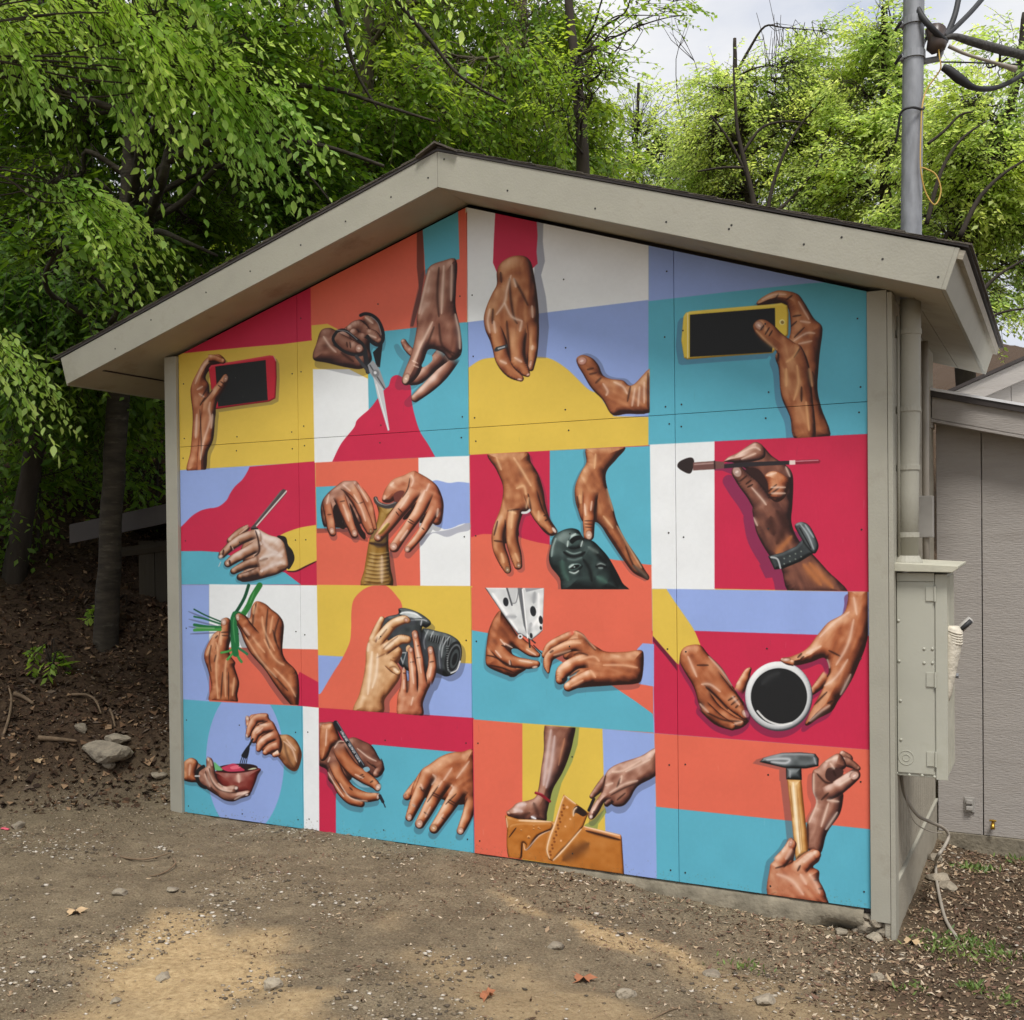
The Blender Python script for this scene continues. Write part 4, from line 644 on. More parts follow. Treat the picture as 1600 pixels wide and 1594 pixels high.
    H.P([(1330,482),(1430,473),(1560,490),(1560,1000),(1480,960),(1380,960),(1200,900),(1060,900),(960,890),(985,760),(1060,640),(1130,590),(1230,520)],R=110,tone=.0)
    H.S([(1530,880,70),(1500,1010,54),(1450,1140,44),(1418,1205,36)]).S([(1430,800,80),(1350,920,66),(1260,1060,54),(1175,1185,46)]).S([(1280,720,80),(1195,860,66),(1115,1010,56),(1042,1140,46)]).S([(1130,660,78),(1070,800,66),(1000,950,54),(946,1080,38)],tone=-.04)
    H.N(944,1080,24,36,12).N(1038,1140,32,42,20).N(1170,1180,34,36,30,(210,160,120)).N(1418,1205,30,34,20).N(905,885,10,26,20,(186,120,100)).D([(1040,800),(1090,830)],[(1050,820),(1085,845)],[(1160,850),(1230,885)],[(1155,870),(1222,902)],[(1310,915),(1380,955)],[(1300,935),(1370,975)],[(970,960),(1010,985)],[(1080,1030),(1120,1060)],[(1240,1080),(1270,1100)],[(1220,780),(1110,940)],[(1380,860),(1280,960)],[(1480,900),(1440,990)],w=8,a=.55)
    H.W([(1160,680),(1190,720),(1150,780)],[(1330,780),(1350,810),(1310,870)],[(1250,740),(1210,800)],[(1500,560),(1380,720)],[(970,960),(1000,980)],[(1340,620),(1260,740)],[(1050,770),(1070,820)],[(1140,980),(1090,1080)],[(1260,1050),(1200,1140)],w=15,a=.42).draw()
    # ---- row 4, hands building a clay slab pot
    cl=[(85,55),(1537,160),(1557,1340),(95,1118)]
    flat(T15,[(860,106),(928,110),(915,250),(870,390),(785,560),(735,740),(715,870),(640,870),(660,700)],(150,158,84))
    flat(T15,[(970,900),(1050,850),(1140,760),(1145,800),(1080,890),(1075,930),(970,910)],(150,158,84))
    H=Hand(T15,'d',clip=cl)
    H.P([(665,70),(882,75),(878,220),(840,360),(790,480),(720,600),(692,700),(668,800),(655,870),(540,870),(430,860),(360,832),(345,795),(390,755),(430,720),(520,700),(575,672),(600,600),(620,450),(642,300)],R=75,g=(1,0,-.1),tone=.05)
    H.N(358,800,18,12,30,(206,150,120)).W([(700,130),(670,330),(640,580)],[(730,180),(700,420),(660,600)],[(430,740),(500,730)],[(400,770),(470,790)],w=22,a=.5,col=(226,206,204)).W([(540,830),(580,850)],w=12,a=.9,col=(240,240,244)).D([(850,180),(790,440),(700,640)],[(360,820),(450,830),(530,800)],[(560,720),(600,820)],w=22,a=.4).W([(810,200),(760,420)],w=10,a=.4,col=(214,150,110)).K([(578,640),(620,655),(690,708)],(130,22,36),11).K([(580,634),(630,648)],(196,80,90),4,.8).draw()
    H=Hand(T15,'c',clip=cl,L=(-.2,-.5))
    H.P([(330,818),(430,850),(600,857),(722,872),(960,905),(1262,978),(1270,1000),(1290,1310),(690,1230),(355,1180),(345,930)],R=26,sm=False,g=(0,1,-.08))
    H.P([(350,930),(430,880),(560,880),(700,880),(700,940),(590,990),(530,1080),(495,1105),(500,1060),(470,1050),(460,1170),(358,1160)],R=26,tone=-.04)
    H.F([(960,905),(1262,978),(1262,1012),(975,940)],(214,140,84)).W([(965,910),(1255,985)],w=7,a=.8,col=(246,220,190)).W([(440,862),(700,872)],w=9,a=.8,col=(240,210,176)).D([(980,945),(1258,1020)],w=14,a=.7).D([(1000,1050),(800,1180)],w=60,a=.35).D([(360,1000),(420,920)],[(700,930),(600,980),(530,1075),(495,1100)],[(470,1050),(455,1165)],w=6,a=.8).W([(480,1048),(500,1100),(600,990),(690,945)],[(340,840),(350,920)],w=5,a=.6)
    for x,y,r in ((520,995,13),(600,920,8),(560,930,7),(610,930,6),(460,940,7),(560,905,6)): H.K([(x,y),(x+1,y+1)],(220,160,100),r).K([(x-3,y+r*.6),(x+4,y+r*.7)],(96,50,20),r*.5,.7)
    H.P([(802,652),(900,725),(1003,800),(960,910),(880,1010),(780,1110),(712,1192),(680,1172),(660,1100),(692,980),(730,870),(775,730)],R=22,sm=False,tone=.04,spec=.3)
    H.F([(880,770),(920,745),(990,800),(960,830),(900,800),(880,830)],(40,26,22),True).W([(805,665),(775,740),(735,880),(690,1000),(668,1100),(690,1170)],[(880,830),(885,780),(910,755)],[(945,930),(800,1100),(715,1185)],[(810,660),(900,730)],w=8,a=.85,col=(246,214,180))
    for i in range(16): t=i/15; H.K([(800-115*t+(i%2)*12,740+400*t),(801-115*t+(i%2)*12,741+400*t)],(120,62,24),9,.8)
    for x,y,r in ((830,755,11),(855,850,8),(815,910,7),(780,1025,8)): H.K([(x,y),(x+1,y+1)],(226,170,120),r)
    H.draw()
    H=Hand(T15,'d',sh=(6,56),sa=.3,clip=cl)
    H.S([(1160,510,36),(1090,600,34),(1030,668,20)],tone=-.05)
    H.P([(1560,280),(1420,345),(1230,410),(1150,470),(1120,560),(1100,650),(1050,720),(1003,800),(1005,845),(1040,850),(1085,795),(1130,715),(1170,720),(1220,750),(1285,742),(1335,690),(1400,585),(1560,480)],R=65,tone=.1)
    H.S([(1190,690,30),(1150,730,22)],tone=-.2).K([(1045,690),(1005,780)],(34,28,30),12).N(1022,832,16,20,20,(236,210,196)).D([(1140,500),(1110,640)],[(1180,660),(1290,600),(1400,560)],[(1230,700),(1300,640)],[(1130,700),(1180,680)],[(1260,520),(1230,600)],[(1040,790),(1070,800)],w=9,a=.6).W([(1190,470),(1280,460),(1420,380)],[(1170,640),(1290,570),(1400,540)],[(1140,580),(1200,560)],[(1270,500),(1260,560)],[(1080,700),(1030,800)],[(1300,470),(1500,370)],w=15,a=.45).draw()
    # ---- row 4, hammer
    cl=[(80,70),(1527,180),(1543,1268),(100,1045)]
    H=Hand(T16,'d',clip=cl,sh=(-34,30),sa=.2)
    H.S([(1330,260,32),(1390,240,24),(1345,208,22)],tone=.05).S([(1350,250,36),(1410,280,26),(1450,305,16)],tone=0)
    H.P([(1110,850),(1195,880),(1240,740),(1325,615),(1350,500),(1350,470),(1400,430),(1450,380),(1462,340),(1430,312),(1380,350),(1330,330),(1370,290),(1340,220),(1300,208),(1220,260),(1180,300),(1142,330),(1140,450),(1165,540),(1105,670)],R=65,tone=.06)
    H.F([(1240,310),(1290,300),(1350,320),(1330,370),(1280,400),(1230,370)],(64,38,34),True)
    H.S([(1220,480,50),(1290,450,52),(1360,400,48),(1425,350,40)],tone=.1).N(1425,355,34,28,-35,(226,184,166)).D([(1170,340),(1230,400),(1280,400)],[(1280,320),(1300,360)],[(1110,680),(1110,840)],[(1200,520),(1250,470)],[(1360,310),(1450,320)],w=9,a=.6).W([(1150,340),(1150,480),(1170,540),(1120,670)],[(1240,520),(1320,530)],[(1230,260),(1310,230)],[(1320,420),(1400,370)],[(1230,720),(1310,600)],[(1250,540),(1200,700)],[(1260,270),(1290,310)],w=13,a=.5).draw()
    H=Hand(T16,'h',clip=cl,sh=(-46,10),sa=.45,shc=(96,74,78),L=(-.2,-.3))
    H.P([(970,380),(1066,380),(1090,620),(1112,840),(1112,880),(1028,925),(1000,640)],R=46,sm=False)
    H.W([(1010,400),(1030,640),(1055,880)],w=12,a=.6,col=(252,240,216)).D([(1060,400),(1085,640),(1100,850)],[(990,420),(1012,640)],w=7,a=.4,col=(130,76,30)).D([(1035,420),(1060,860)],[(1045,500),(1075,860)],w=3,a=.5,col=(150,92,40))
    H.P([(962,300),(1066,300),(1070,384),(964,380)],R=40,pal='g',sm=False,tone=-.05)
    H.P([(783,262),(810,235),(880,215),(940,200),(1060,197),(1160,207),(1184,240),(1182,290),(1100,306),(950,302),(880,285)],R=26,pal='g',sm=False,tone=-.1).W([(830,248),(920,240),(985,245),(960,270),(860,262)],w=13,a=.8,col=(190,194,198)).W([(1150,230),(1165,280)],[(990,320),(990,370)],[(810,240),(940,210),(1150,212)],w=8,a=.6,col=(170,174,178)).draw()
    H=Hand(T16,'r',clip=cl,sh=(-36,8),sa=.3)
    H.P([(862,1200),(853,980),(880,930),(950,835),(985,778),(1015,790),(1026,860),(1015,930),(1080,885),(1150,850),(1190,880),(1186,930),(1145,970),(1186,1000),(1186,1060),(1212,1110),(1234,1170),(1220,1240)],R=75,g=(0,1,.02),tone=.02)
    H.S([(1060,980,52),(1120,920,46),(1165,890,34)],tone=.04).S([(910,950,50),(970,880,44),(1000,820,34)],tone=.03).N(995,806,12,32,15,(224,170,150)).D([(890,980),(960,960),(1010,935)],[(1130,960),(1165,975)],[(1150,1060),(1186,1060)],[(1180,1120),(1212,1115)],[(1040,1000),(1060,960)],w=8,a=.6).W([(900,1020),(1000,1060),(1080,1160)],[(1080,940),(1150,880)],[(960,920),(1000,850)],[(1120,1020),(1160,1080),(1190,1150)],[(950,830),(940,870)],[(1060,1020),(1100,1090)],w=20,a=.4).draw()
def paint_wear():
    # mud splashed up from the ground along the bottom edge
    for q in range(520):
        t=_rs.rand(); x=288+t*1073; yb=1271+t*151; y=yb-abs(_rs.normal())*9-1
        brush(PX,[(x,y),(x+_rs.normal()*.8,y+_rs.rand()*1.6)],(104,88,66),.5+_rs.rand()*.8,.25+.3*_rs.rand())
    for q in range(60):
        x=285+_rs.rand()*1070; y=480+_rs.rand()*820; brush(PX,[(x,y),(x+_rs.normal()*.6,y+3+_rs.rand()*14)],(_rs.choice([70,236])*np.ones(3)),.5,.10+.1*_rs.rand())
    n=vnoise((CH,CW),60)*.6+vnoise((CH,CW),9)*.25+vnoise((CH,CW),3)*.15
    canvas[:]=canvas*(.975+.05*n[...,None])
# ---------------------------------------------------------------- terrain
def _hash(i, j, s=0):
    h = np.sin(i*127.1+j*311.7+s*74.7)*43758.5453; return h-np.floor(h)
def vn(x, y, s=0):
    i, j = np.floor(x), np.floor(y); fx, fy = x-i, y-j; fx = fx*fx*(3-2*fx); fy = fy*fy*(3-2*fy)
    return (_hash(i, j, s)*(1-fx)+_hash(i+1, j, s)*fx)*(1-fy)+(_hash(i, j+1, s)*(1-fx)+_hash(i+1, j+1, s)*fx)*fy
def fbm(x, y, o=4, s=0):
    t = 0; a = .5
    for k in range(o): t = t+a*vn(x, y, s+k); x, y, a = x*2.03, y*2.03, a*.5
    return t
def sst(a, b, x): t = np.clip((x-a)/(b-a), 0, 1); return t*t*(3-2*t)
def gz(x, y):
    x = np.asarray(x, float); y = np.asarray(y, float)
    base = -.008-.115*sst(2.1, 4.7, x)*sst(-3.5, -.2, y)
    base = base-.07*sst(1.1, 1.9, y)*sst(4.45, 4.7, x)*sst(12, 8, x)
    d = (x+.35)*-.77+(y-.25)*.64
    d = d+.25*(fbm(x*.6, y*.6, 3, 5)-.5)
    h = np.where(d > 0, .52*d*sst(-.1, .8, d), 0); h = np.where(d > 7, .52*7+.30*(d-7), h); h = np.minimum(h, 22)
    far = sst(60, 160, np.hypot(x, y)); h = h*(1-far)
    n = (fbm(x*2.3, y*2.3, 4, 9)-.47)*.06+(fbm(x*11, y*11, 3, 2)-.45)*.034
    wallfade = 1-.35*sst(.35, 0, np.abs(y))*sst(-.4, 0, x)*sst(4.9, 4.4, x)
    return base+h+n*wallfade*(1+1.3*sst(.1, 1, d))
def hit(px, py, d0=3., d1=60.):
    ds = np.arange(d0, d1, .02); P = CAM[None]+ray(px, py)[None]*ds[:, None]; k = np.nonzero(P[:, 2] < gz(P[:, 0], P[:, 1]))[0]
    return P[k[0]] if len(k) else P[-1]
gx = np.concatenate([-np.geomspace(400, 9, 26), np.arange(-8.6, -3, .2), np.arange(-3, 6.4, .035), np.arange(6.4, 11, .2), np.geomspace(11.3, 400, 24)])
gy = np.concatenate([-np.geomspace(400, 6.5, 24), np.arange(-6.2, -2.9, .2), np.arange(-2.9, 2.6, .035), np.arange(2.6, 14, .2), np.geomspace(14.4, 400, 26)])
GX, GY = np.meshgrid(gx, gy); GZ = gz(GX, GY)
buff = np.zeros_like(GX)  # paler buff patches laid over the dirt colour, edges broken by noise
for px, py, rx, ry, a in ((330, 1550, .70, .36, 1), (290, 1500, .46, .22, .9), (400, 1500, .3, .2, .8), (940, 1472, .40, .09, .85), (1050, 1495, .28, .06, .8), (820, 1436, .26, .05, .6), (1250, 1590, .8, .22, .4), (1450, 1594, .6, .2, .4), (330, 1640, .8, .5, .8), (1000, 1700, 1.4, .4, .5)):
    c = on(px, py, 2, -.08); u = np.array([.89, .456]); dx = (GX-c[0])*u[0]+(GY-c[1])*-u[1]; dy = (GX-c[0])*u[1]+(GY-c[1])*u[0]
    q = np.sqrt((dx/rx)**2+(dy/ry)**2)+(fbm(GX*4.2, GY*4.2, 5, 31)-.47)*1.5; buff = np.maximum(buff, a*sst(1.2, .55, q))
dd = (GX+.35)*-.77+(GY-.25)*.64
humus = np.maximum(sst(-.05, .75, dd+(fbm(GX*3, GY*3, 3, 3)-.5)*.6), sst(4.25, 4.7, GX+(fbm(GX*3, GY*3, 3, 4)-.5)*.5)*sst(-1.5, -.6, GY)*.8)
GM = bpy.data.materials.new('dirt_ground'); GM.use_nodes = True; n, l = GM.node_tree.nodes, GM.node_tree.links; p = n['Principled BSDF']; p.inputs['Roughness'].default_value = .95; p.inputs['Specular IOR Level'].default_value = .15
tcn = n.new('ShaderNodeTexCoord')
def gn(scale, det=6, rough=.6):
    a = n.new('ShaderNodeTexNoise'); a.inputs['Scale'].default_value = scale; a.inputs['Detail'].default_value = det; a.inputs['Roughness'].default_value = rough; l.new(tcn.outputs['Object'], a.inputs[0]); return a.outputs[0]
def gr(src, stops):
    r = n.new('ShaderNodeValToRGB'); e = r.color_ramp.elements
    while len(e) < len(stops): e.new(.5)
    for k, (ps, c) in enumerate(stops): e[k].position = ps; e[k].color = c
    l.new(src, r.inputs[0]); return r.outputs[0]
def gm(f, a, b):
    x = n.new('ShaderNodeMixRGB')
    l.new(f, x.inputs[0]); l.new(a, x.inputs[1]); l.new(b, x.inputs[2]); return x.outputs[0]
def ga(nm):
    a = n.new('ShaderNodeAttribute'); a.attribute_name = nm; return a.outputs['Fac']
dirt = gr(gn(4, 12, .75), [(.32, srgb(80, 71, 59)), (.5, srgb(120, 107, 88)), (.68, srgb(152, 138, 114))])
fine = gr(gn(90, 6, .75), [(.38, srgb(64, 54, 42)), (.6, srgb(158, 142, 116))])
mixf = n.new('ShaderNodeMixRGB'); mixf.inputs[0].default_value = .45; l.new(dirt, mixf.inputs[1]); l.new(fine, mixf.inputs[2])
buffc = gr(gn(34, 10, .75), [(.3, srgb(140, 118, 86)), (.5, srgb(184, 158, 119)), (.7, srgb(206, 182, 142))])
humc = gr(gn(24, 8, .7), [(.3, srgb(46, 36, 28)), (.7, srgb(92, 74, 58))])
l.new(gm(ga('humus'), gm(ga('buff'), mixf.outputs[0], buffc), humc), p.inputs['Base Color'])
bp = n.new('ShaderNodeBump'); bp.inputs['Strength'].default_value = .9; bp.inputs['Distance'].default_value = .02; l.new(gn(55, 8, .75), bp.inputs['Height']); l.new(bp.outputs[0], p.inputs['Normal'])
ny, nx = GX.shape; idx = np.arange(nx*ny).reshape(ny, nx)
ground = np_mesh('ground', np.stack([GX, GY, GZ], -1).reshape(-1, 3), np.stack([idx[:-1, :-1], idx[:-1, 1:], idx[1:, 1:], idx[1:, :-1]], -1).reshape(-1, 4), GM, smooth=True, attr={'buff': buff.ravel(), 'humus': humus.ravel()})
tag(ground, 'brown dirt yard with buff patches rising to a leaf-littered bank', None, kind='structure')
# ---------------------------------------------------------------- the painted shed
RX = 2.2136; XS = [0, .991, RX, 3.4423, 4.404]; WALL_W, WALL_H = 4.404, 3.72
SL, SR = .293, .334
def ztop(x): return 3.70-(RX-x)*SL if x < RX else 3.70-(x-RX)*SR
paint(); paint_wear()
ppm = 470; tw, th = int(WALL_W*ppm), int(WALL_H*ppm)
wx, wz = np.meshgrid((np.arange(tw)+.5)/ppm, (np.arange(th)+.5)/ppm)
dv = np.stack([wx-CAM[0], np.full_like(wx, -CAM[1]), wz-CAM[2]], -1); w = dv@_f
sx = ((800+FPX*(dv@_r)/w)-MX0)*MS-.5; sy = ((CYP-FPX*(dv@_u)/w)-MY0)*MS-.5
sx = np.clip(sx, 0, CW-1.01); sy = np.clip(sy, 0, CH-1.01); i, j = sy.astype(int), sx.astype(int); fy, fx = (sy-i)[..., None], (sx-j)[..., None]
tex = canvas[i, j]*(1-fy)*(1-fx)+canvas[i, j+1]*(1-fy)*fx+canvas[i+1, j]*fy*(1-fx)+canvas[i+1, j+1]*fy*fx
img = bpy.data.images.new('mural_paint', tw, th); px4 = np.ones((th, tw, 4), np.float32); px4[..., :3] = np.clip(tex/255, 0, 1); img.pixels.foreach_set(px4.ravel()); img.update(); img.pack()
MUR = bpy.data.materials.new('mural_paint'); MUR.use_nodes = True; n, l = MUR.node_tree.nodes, MUR.node_tree.links; p = n['Principled BSDF']
p.inputs['Roughness'].default_value = .55; p.inputs['Specular IOR Level'].default_value = .3
ti = n.new('ShaderNodeTexImage'); ti.image = img; ti.interpolation = 'Cubic'; l.new(ti.outputs[0], p.inputs['Base Color'])
tcn = n.new('ShaderNodeTexCoord'); mpn = n.new('ShaderNodeMapping'); mpn.inputs['Scale'].default_value = (40, 40, 5); l.new(tcn.outputs['Object'], mpn.inputs[0]); nn = n.new('ShaderNodeTexNoise'); nn.inputs['Scale'].default_value = 2; nn.inputs['Detail'].default_value = 5; l.new(mpn.outputs[0], nn.inputs[0])
bb = n.new('ShaderNodeBump'); bb.inputs['Strength'].default_value = .16; bb.inputs['Distance'].default_value = .004; l.new(nn.outputs[0], bb.inputs['Height']); l.new(bb.outputs[0], p.inputs['Normal'])
shed = thing('painted_shed', (RX, 1., -.05), 'small taupe gabled shed whose front wall carries a mural of working hands', 'shed')
def panel(poly, label):
    m = MB(); g = .0013; cx = sum(q[0] for q in poly)/len(poly); cz = sum(q[1] for q in poly)/len(poly)
    q = [(x+(g if x < cx else -g), z+(g if z < cz else -g)) for x, z in poly]
    m.prism([(x, 0, z) for x, z in q], (0, .0125, 0)); o = m.build('mural_panel', MUR, shed, bevel=.0012)
    uv = o.data.uv_layers.new(name='UVMap'); co = np.empty(len(o.data.vertices)*3, np.float32); o.data.vertices.foreach_get('co', co); co = co.reshape(-1, 3)+np.array(shed.location, np.float32)
    li = np.empty(len(o.data.loops), np.int32); o.data.loops.foreach_get('vertex_index', li); u2 = np.stack([co[li, 0]/WALL_W, co[li, 2]/WALL_H], -1); uv.data.foreach_set('uv', u2.astype(np.float32).ravel())
    o['label'] = label; return o
low = ['plywood panel painted with a bowl, a cut leek and a stylus hand', 'plywood panel painted with a camera, a clay vase and writing hands', 'plywood panel painted with a sewing machine, a dark sculpted head and a clay pot', 'plywood panel painted with a hammer, a coffee cup and a paintbrush hand']
up = ['upper plywood panel painted with a hand holding a red phone', 'upper plywood panel painted with scissors cutting red cloth', 'upper plywood panel painted with a hand reaching down from a red sleeve', 'upper plywood panel painted with a hand holding a yellow phone']
SCR = mat('screw_head', srgb(60, 58, 56), .5, metal=.5)
for k in range(4):
    a, b = XS[k], XS[k+1]
    for (poly, lab) in (([(a, 0), (b, 0), (b, 2.44), (a, 2.44)], low[k]), ([(a, 2.44), (b, 2.44), (b, ztop(b)), (a, ztop(a))], up[k])):
        o = panel(poly, lab); m = MB(); z0 = poly[0][1]; zs = [.06, .62, 1.22, 1.82, 2.38] if z0 == 0 else [2.5]+[z for z in (2.86, 3.2, 3.5) if z < min(ztop(a), ztop(b))-.05]
        for z in zs:
            for x in (a+.04, (a+b)/2, b-.04):
                x += random.uniform(-.012, .012); zz = z+random.uniform(-.02, .02); m.tube([(x, .001, zz), (x, -.0012, zz)], .0048, 8)
        m.build('screw', SCR, shed)['kind'] = 'stuff'
def soff(x): return ztop(x)+.022
XL, XR, YF, YB = -.69, 4.765, -.30, 2.45
nl = np.array([-SL, 1])/math.hypot(SL, 1); nr = np.array([SR, 1])/math.hypot(SR, 1)
FH = .185
for (x0, nv) in ((XL, nl), (XR, nr)):
    zb = soff(x0); zr = soff(RX)
    m = MB(); m.prism([(x0, YF-.019, zb), (RX+(.0008 if x0 > RX else -.0008), YF-.019, zr), (RX+(.0008 if x0 > RX else -.0008), YF-.019, zr+FH*1.045), (x0+nv[0]*FH, YF-.019, zb+nv[1]*FH)], (0, .019, 0)); m.build('fascia_board', PAINT, shed, bevel=.002)
    sg = 1 if x0 > RX else -1
    m = MB(); q = [(x0, zb), (x0+sg*.019, zb-.006), (x0+sg*.019+nv[0]*FH, zb-.006+nv[1]*FH), (x0+nv[0]*FH, zb+nv[1]*FH)]
    m.prism([(x, YF-.019 if sg > 0 else YF, z) for x, z in q], (0, YB-YF, 0)); m.build('eave_fascia', PAINT, shed, bevel=.002)
    # soffit boards, each its own length
    ys = [YF, -.001]; 
    m = MB(); xe = x0-sg*.001
    m.prism([(xe, YF+.001, zb+.001), (RX, YF+.001, zr+.001), (RX, YF+.001, zr+.013), (xe, YF+.001, zb+.013)], (0, -YF+.03, 0)); m.build('soffit_board', SOFFIT, shed)
    wallx = 4.49 if sg > 0 else -.1
    for (ya, yb, xa, xb) in ((.031, YB, wallx-sg*.3, wallx+sg*(.12)), (.031, YB, wallx+sg*.123, xe)):
        m = MB(); m.prism([(xa, ya, soff(xa)+.001), (xb, ya, soff(xb)+.001), (xb, ya, soff(xb)+.013), (xa, ya, soff(xa)+.013)], (0, yb-ya, 0)); m.build('soffit_board', SOFFIT, shed)
    m = MB(); xo = x0+sg*.055
    m.prism([(xo+nv[0]*FH, YF-.024, zb+nv[1]*FH-.01), (RX, YF-.024, zr+FH*1.045+.002), (RX, YF-.024, zr+FH*1.045+.014), (xo+nv[0]*FH, YF-.024, zb+nv[1]*FH+.004)], (0, YB-YF+.06, 0)); m.build('roof_deck', DARKM, shed)
    sl = SL if sg < 0 else SR; L = abs(RX-(xo+nv[0]*FH)); nc = int(L/.14)
    for c in range(nc+1):
        xa = xo+nv[0]*FH+sg*.015-sg*c*.14; xb = xa-sg*.26
        if (xb-RX)*sg < 0: xb = RX
        za = zr+FH*1.045+.016-sl*abs(xa-RX); zb2 = zr+FH*1.045+.016-sl*abs(xb-RX)
        m = MB(); jx = random.uniform(-.006, .006); m.prism([(xa+jx, YF-.028, za+.006), (xb, YF-.028, zb2+.001), (xb, YF-.028, zb2+.006), (xa+jx, YF-.028, za+.014)], (0, YB-YF+.09+random.uniform(-.012, .012), 0)); m.build('shingle_course', ROOF, shed)
m = MB(); q = [(XR+.021+nr[0]*FH*.72, soff(XR)+nr[1]*FH*.72), (XR+.045+nr[0]*FH*.72, soff(XR)+nr[1]*FH*.72-.008), (XR+.045+nr[0]*FH*.93, soff(XR)+nr[1]*FH*.93-.008), (XR+.021+nr[0]*FH*.93, soff(XR)+nr[1]*FH*.93)]
m.prism([(x, YF-.015, z) for x, z in q], (0, YB-YF, 0)); m.build('eave_strip', SIDE_S, shed)
m = MB()
for px, py in ((694, 249), (669, 278), (611, 308), (540, 346), (470, 383), (391, 424), (322, 457), (793, 298), (930, 326), (1041, 347), (1139, 358), (1256, 382), (1379, 405), (1466, 433), (1143, 352), (1315, 371), (236, 500), (180, 545)):
    c = on(px, py, 1, YF-.019); m.tube([(c[0], YF-.0185, c[2]), (c[0], YF-.0202, c[2])], .0055, 8)
m.build('nail', SCR, shed)['kind'] = 'stuff'
xv = -.42; MB().box((xv-.012, -.25, soff(xv)-.004), (xv+.012, 2.3, soff(xv)+.0005)).build('vent_strip', DARKM, shed)
m = MB(); m.prism([(RX-.12, YF-.05, soff(RX)+FH+.022-SL*.12), (RX, YF-.05, soff(RX)+FH+.045), (RX+.13, YF-.05, soff(RX)+FH+.022-SR*.13), (RX+.13, YF-.05, soff(RX)+FH+.032-SR*.13), (RX, YF-.05, soff(RX)+FH+.056), (RX-.12, YF-.05, soff(RX)+FH+.032-SL*.12)], (0, YB-YF+.1, 0)); m.build('ridge_cap', ROOF, shed)
m = MB(); m.box((-.105, -.022, -.02), (-.0025, .02, soff(-.1)-.002)); m.build('corner_board', PAINT, shed, bevel=.002)
m = MB(); m.box((4.4065, -.022, -.05), (4.497, .02, soff(4.49)-.002)); m.build('corner_board', PAINT, shed, bevel=.002)
m = MB(); m.box((4.499, -.024, -.13), (4.521, .085, soff(4.52)-.004)); m.build('corner_board', PAINT, shed, bevel=.002)
m = MB(); m.prism([(0, .014, -.02), (4.40, .014, -.02), (4.40, .014, ztop(4.4)-.01), (RX, .014, 3.69), (0, .014, ztop(0)-.01)], (0, .05, 0)); m.build('sheathing', DARKM, shed)
m = MB(); m.box((-.1, .07, -.1), (-.02, 2.1, soff(-.1)-.01)); m.build('side_wall', SIDE_S, shed)
m = MB(); m.prism([(-.1, 2.05, -.2), (4.48, 2.05, -.2), (4.48, 2.05, soff(4.48)), (RX, 2.05, soff(RX)), (-.1, 2.05, soff(-.1))], (0, .06, 0)); m.build('back_wall', SIDE_S, shed)
ya = .088
while ya < 1.94:
    yb = min(ya+.105, 1.945); m = MB(); m.box((4.47, ya+.003, .125), (4.505, yb-.003, soff(4.505)-.003)); m.build('siding_board', SIDE_S, shed, bevel=.003); ya = yb
m = MB(); m.box((4.46, .02, .1), (4.488, 1.945, 2.7)); m.build('sheathing', DARKM, shed)
m = MB(); m.box((4.47, -.015, -.32), (4.513, 1.945, .117)); m.build('skirt_board', SIDE_S, shed, bevel=.003)
m = MB(); m.box((4.50, .09, .108), (4.519, 1.945, .122)); m.build('skirt_ledge', PAINT, shed)
# concrete footing, its front face broken and uneven
nxs = np.linspace(-.03, 4.37, 110); V = []; Fc = []
for q, x in enumerate(nxs):
    for k, z in enumerate((-.004, -.02, -.06, -.11, -.17, -.3)):
        rag = float(sst(3.9, 4.37, np.array(x))); pr_ = .012-.012*k+(fbm(np.array(x*9), np.array(z*9+3), 3, 7)-.5)*(.045+.05*rag)*(k > 0)+.10*rag*max(0, k-2)*float(fbm(np.array(x*7.), np.array(2.), 2, 4)); V.append((x, float(pr_), z+(fbm(np.array(x*5), np.array(1.), 2, 3)-.5)*.015*(k > 0)))
    V.append((x, .2, -.004))
for q in range(len(nxs)-1):
    a = q*7; b = a+7; Fc.append((a+6, a, b, b+6))
    for k in range(5): Fc.append((a+k, a+k+1, b+k+1, b+k))
MB().add(V, Fc).build('footing', CONC, shed, smooth=True)
def rock(center, size, seed=0, flat=.6, sub=2):
    bm = bmesh.new(); bmesh.ops.create_icosphere(bm, subdivisions=sub, radius=1); r2 = random.Random(seed); off = [r2.uniform(0, 50) for _ in range(3)]; sx_, sy_ = r2.uniform(.75, 1.2), r2.uniform(.7, 1.1); rz = r2.uniform(0, 6.3)
    pl = [(Vector((r2.gauss(0, 1), r2.gauss(0, 1), r2.gauss(0, 1))).normalized(), r2.uniform(.55, .85)) for _ in range(7)]
    V = []
    for v in bm.verts:
        c = v.co.copy()
        for nrm, dd_ in pl:
            e = c.dot(nrm)
            if e > dd_: c -= nrm*(e-dd_)
        c *= 1+.25*(float(vn(np.array(c.x*2.2+off[0]), np.array(c.y*2.2+c.z*1.7+off[1])))-.5)
        x, y = c.x*sx_, c.y*sy_; V.append((center[0]+size*(x*math.cos(rz)-y*math.sin(rz)), center[1]+size*(x*math.sin(rz)+y*math.cos(rz)), center[2]+size*c.z*flat))
    F = [tuple(v.index for v in f.verts) for f in bm.faces]; bm.free(); return V, F
for k, (x, z, s) in enumerate(((4.345, -.05, .042), (4.385, -.10, .05), (4.42, -.06, .04), (4.45, -.10, .045), (4.40, -.15, .045), (4.475, -.14, .042), (4.35, -.12, .04), (4.44, -.165, .04), (4.39, -.045, .035), (4.48, -.075, .03))):
    MB().add(*rock((x, .03-.012*k % .03, z), s, 40+k, .8)).build('foundation_stone', STONE, shed)
